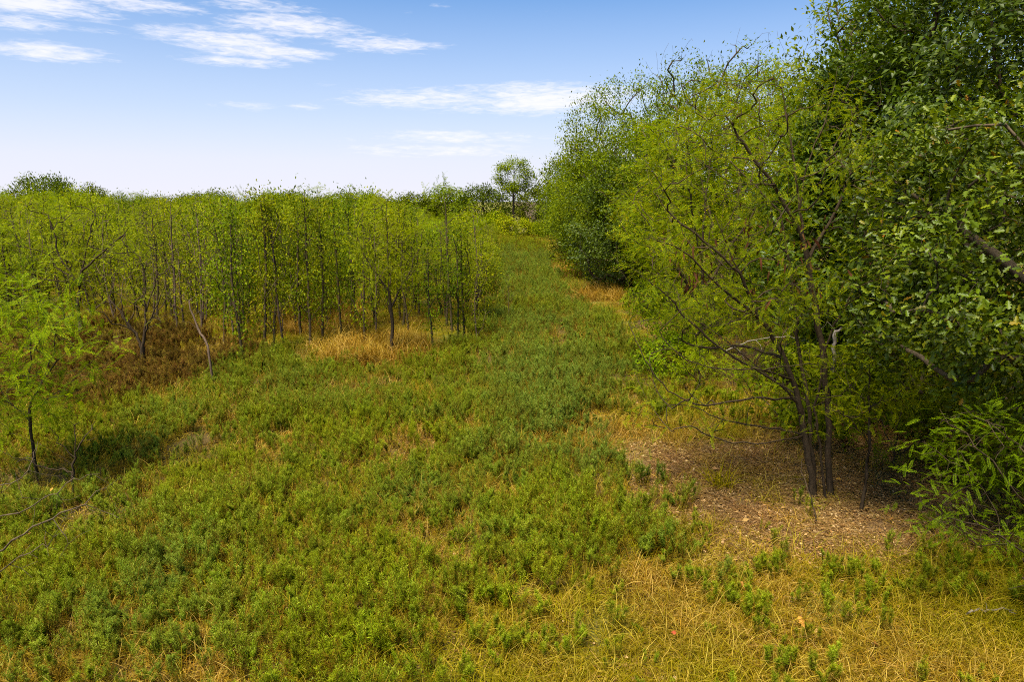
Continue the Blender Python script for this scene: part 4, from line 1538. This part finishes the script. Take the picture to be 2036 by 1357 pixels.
# little saplings that stand in the lane far off
for i, (px, py, sc, lab) in enumerate([(1027, 500, .42, 'small dark sapling standing alone in the far end of the lane'), (985, 545, .5, 'thin sapling stepping out of the thicket into the lane'), (1012, 640, .38, 'spindly little sapling standing in the middle of the lane'),
                                       (950, 690, .55, 'leaning thin sapling on the lane side of the thicket corner')]):
    x, y = at(px, py)
    place([S_DARK[1], S_DARK[2], S_TWIG[0], S_TWIG[1]][i], x, y, sc, None, lab, 'sapling', None, i)

# ------------------------------------------------------------------ dead wood, tufts, fallen leaves
def dead_branch(seed, pts, rb, label, twigs, mat='bark_dead'):
    sk = Skel(seed)
    pts = [np.asarray(p, float) for p in pts]
    sk.line(pts, wig=.02, step=.2)
    sk.reach(twigs, step=.15, wig=.02, up=0, pen=.2)
    sk.finish(rb, .005, .5)
    mb = MB()
    sk.wood(mb, 0, off=pts[0])
    o = mb.build('dead_branch', M[mat])
    o.location = pts[0]
    tag(o, label, 'branch')


d = 12.6
dead_branch(31, [on(1440, 700, d), on(1490, 682, d + .1), on(1545, 668, d + .2), on(1590, 672, d + .1)], .014, 'bleached fallen branch lying behind the left limbs of the four stemmed locust',
            [on(1465, 665, d), on(1480, 715, d), on(1530, 650, d + .3), on(1515, 700, d), on(1560, 655, d + .2)])
d = 12.2
dead_branch(32, [on(1655, 740, d), on(1657, 690, d), on(1660, 665, d), on(1672, 652, d)], .034, 'broken pale dead stub standing right behind the stems of the locust',
            [on(1630, 655, d), on(1690, 655, d + .1), on(1700, 640, d + .1), on(1645, 640, d)])
b = np.array((*at(1622, 1040), 0.02))
dead_branch(33, [b, on(1612, 1000, b[1] + .1), on(1600, 960, b[1] + .2), on(1590, 915, b[1] + .4)], .012, 'thin dark dead stalk leaning in front of the locust stems', [on(1585, 960, b[1]), on(1610, 930, b[1] + .3), on(1560, 965, b[1] + .4)], 'bark_dark')
b = np.array((*at(1920, 1228), 0.03))
dead_branch(34, [b, b + (.18, .04, .03), b + (.36, .02, .04), b + (.6, .07, .01)], .014, 'short grey stick lying in the dry grass at the lower right', [b + (.3, .15, .05), b + (.5, -.06, .05)], 'twig_pale')

tuft = grass_proto(290, 90, .46, .25, .007, 'straw', .10)
me = tuft.data
me.materials[0] = leaf_mat('green_gold_tuft', [(0, (.15, .13, .012)), (.6, (.26, .21, .02)), (1, (.36, .28, .05))], trans=.35, objvar=.05)
o = bpy.data.objects.new('grass_tuft', me)
COL.objects.link(o)
x, y = at(1432, 968)
o.location = (x, y, float(gz(x, y)))
tag(o, 'single green gold grass tuft standing in the brown litter left of the locust', 'grass tuft')

lm = MB()
lm.add(OAK[0] * np.array((1, 1, 2.2)), OAK[1][0])
fm = lm.mesh('fallen_leaf', [M['orange_leaf']])
lm2 = MB()
lm2.add(OAK[0] * np.array((1.2, 1, 2)), OAK[1][0])
fr_ = lm2.mesh('fallen_leaf', [M['red_leaf']])
r = rng_(97)
for k, (px, py) in enumerate([(1336, 1278), (1830, 1072), (1862, 1070), (1768, 1043), (1640, 1098), (1770, 1112), (1955, 1205), (1905, 1172), (1660, 960), (1945, 990), (1480, 1180), (1745, 1290), (1600, 1255)]):
    x, y = at(px, py)
    o = bpy.data.objects.new('fallen_leaf', fr_ if k == 0 else fm)
    COL.objects.link(o)
    o.location = (x, y, float(gz(x, y)) + (.16 if k == 0 else .07))
    o.rotation_euler = (r.normal(.4, .3), r.normal(0, .3), r.uniform(0, 6.28))
    sc = .085 if k == 0 else r.uniform(.09, .13)
    o.scale = (sc, sc, sc)
    if k == 0:
        tag(o, 'single red fallen leaf on the straw at the bottom of the picture', 'leaf')
    else:
        tag(o, 'tan orange fallen oak leaf lying curled on the dry ground', 'leaf', 'fallen leaves on the dry ground')

SC.render.engine = 'CYCLES'
SC.cycles.max_bounces = 8
SC.cycles.diffuse_bounces = 5
SC.cycles.transmission_bounces = 4
SC.cycles.use_denoising = False
SC.cycles.filter_width = 1.0
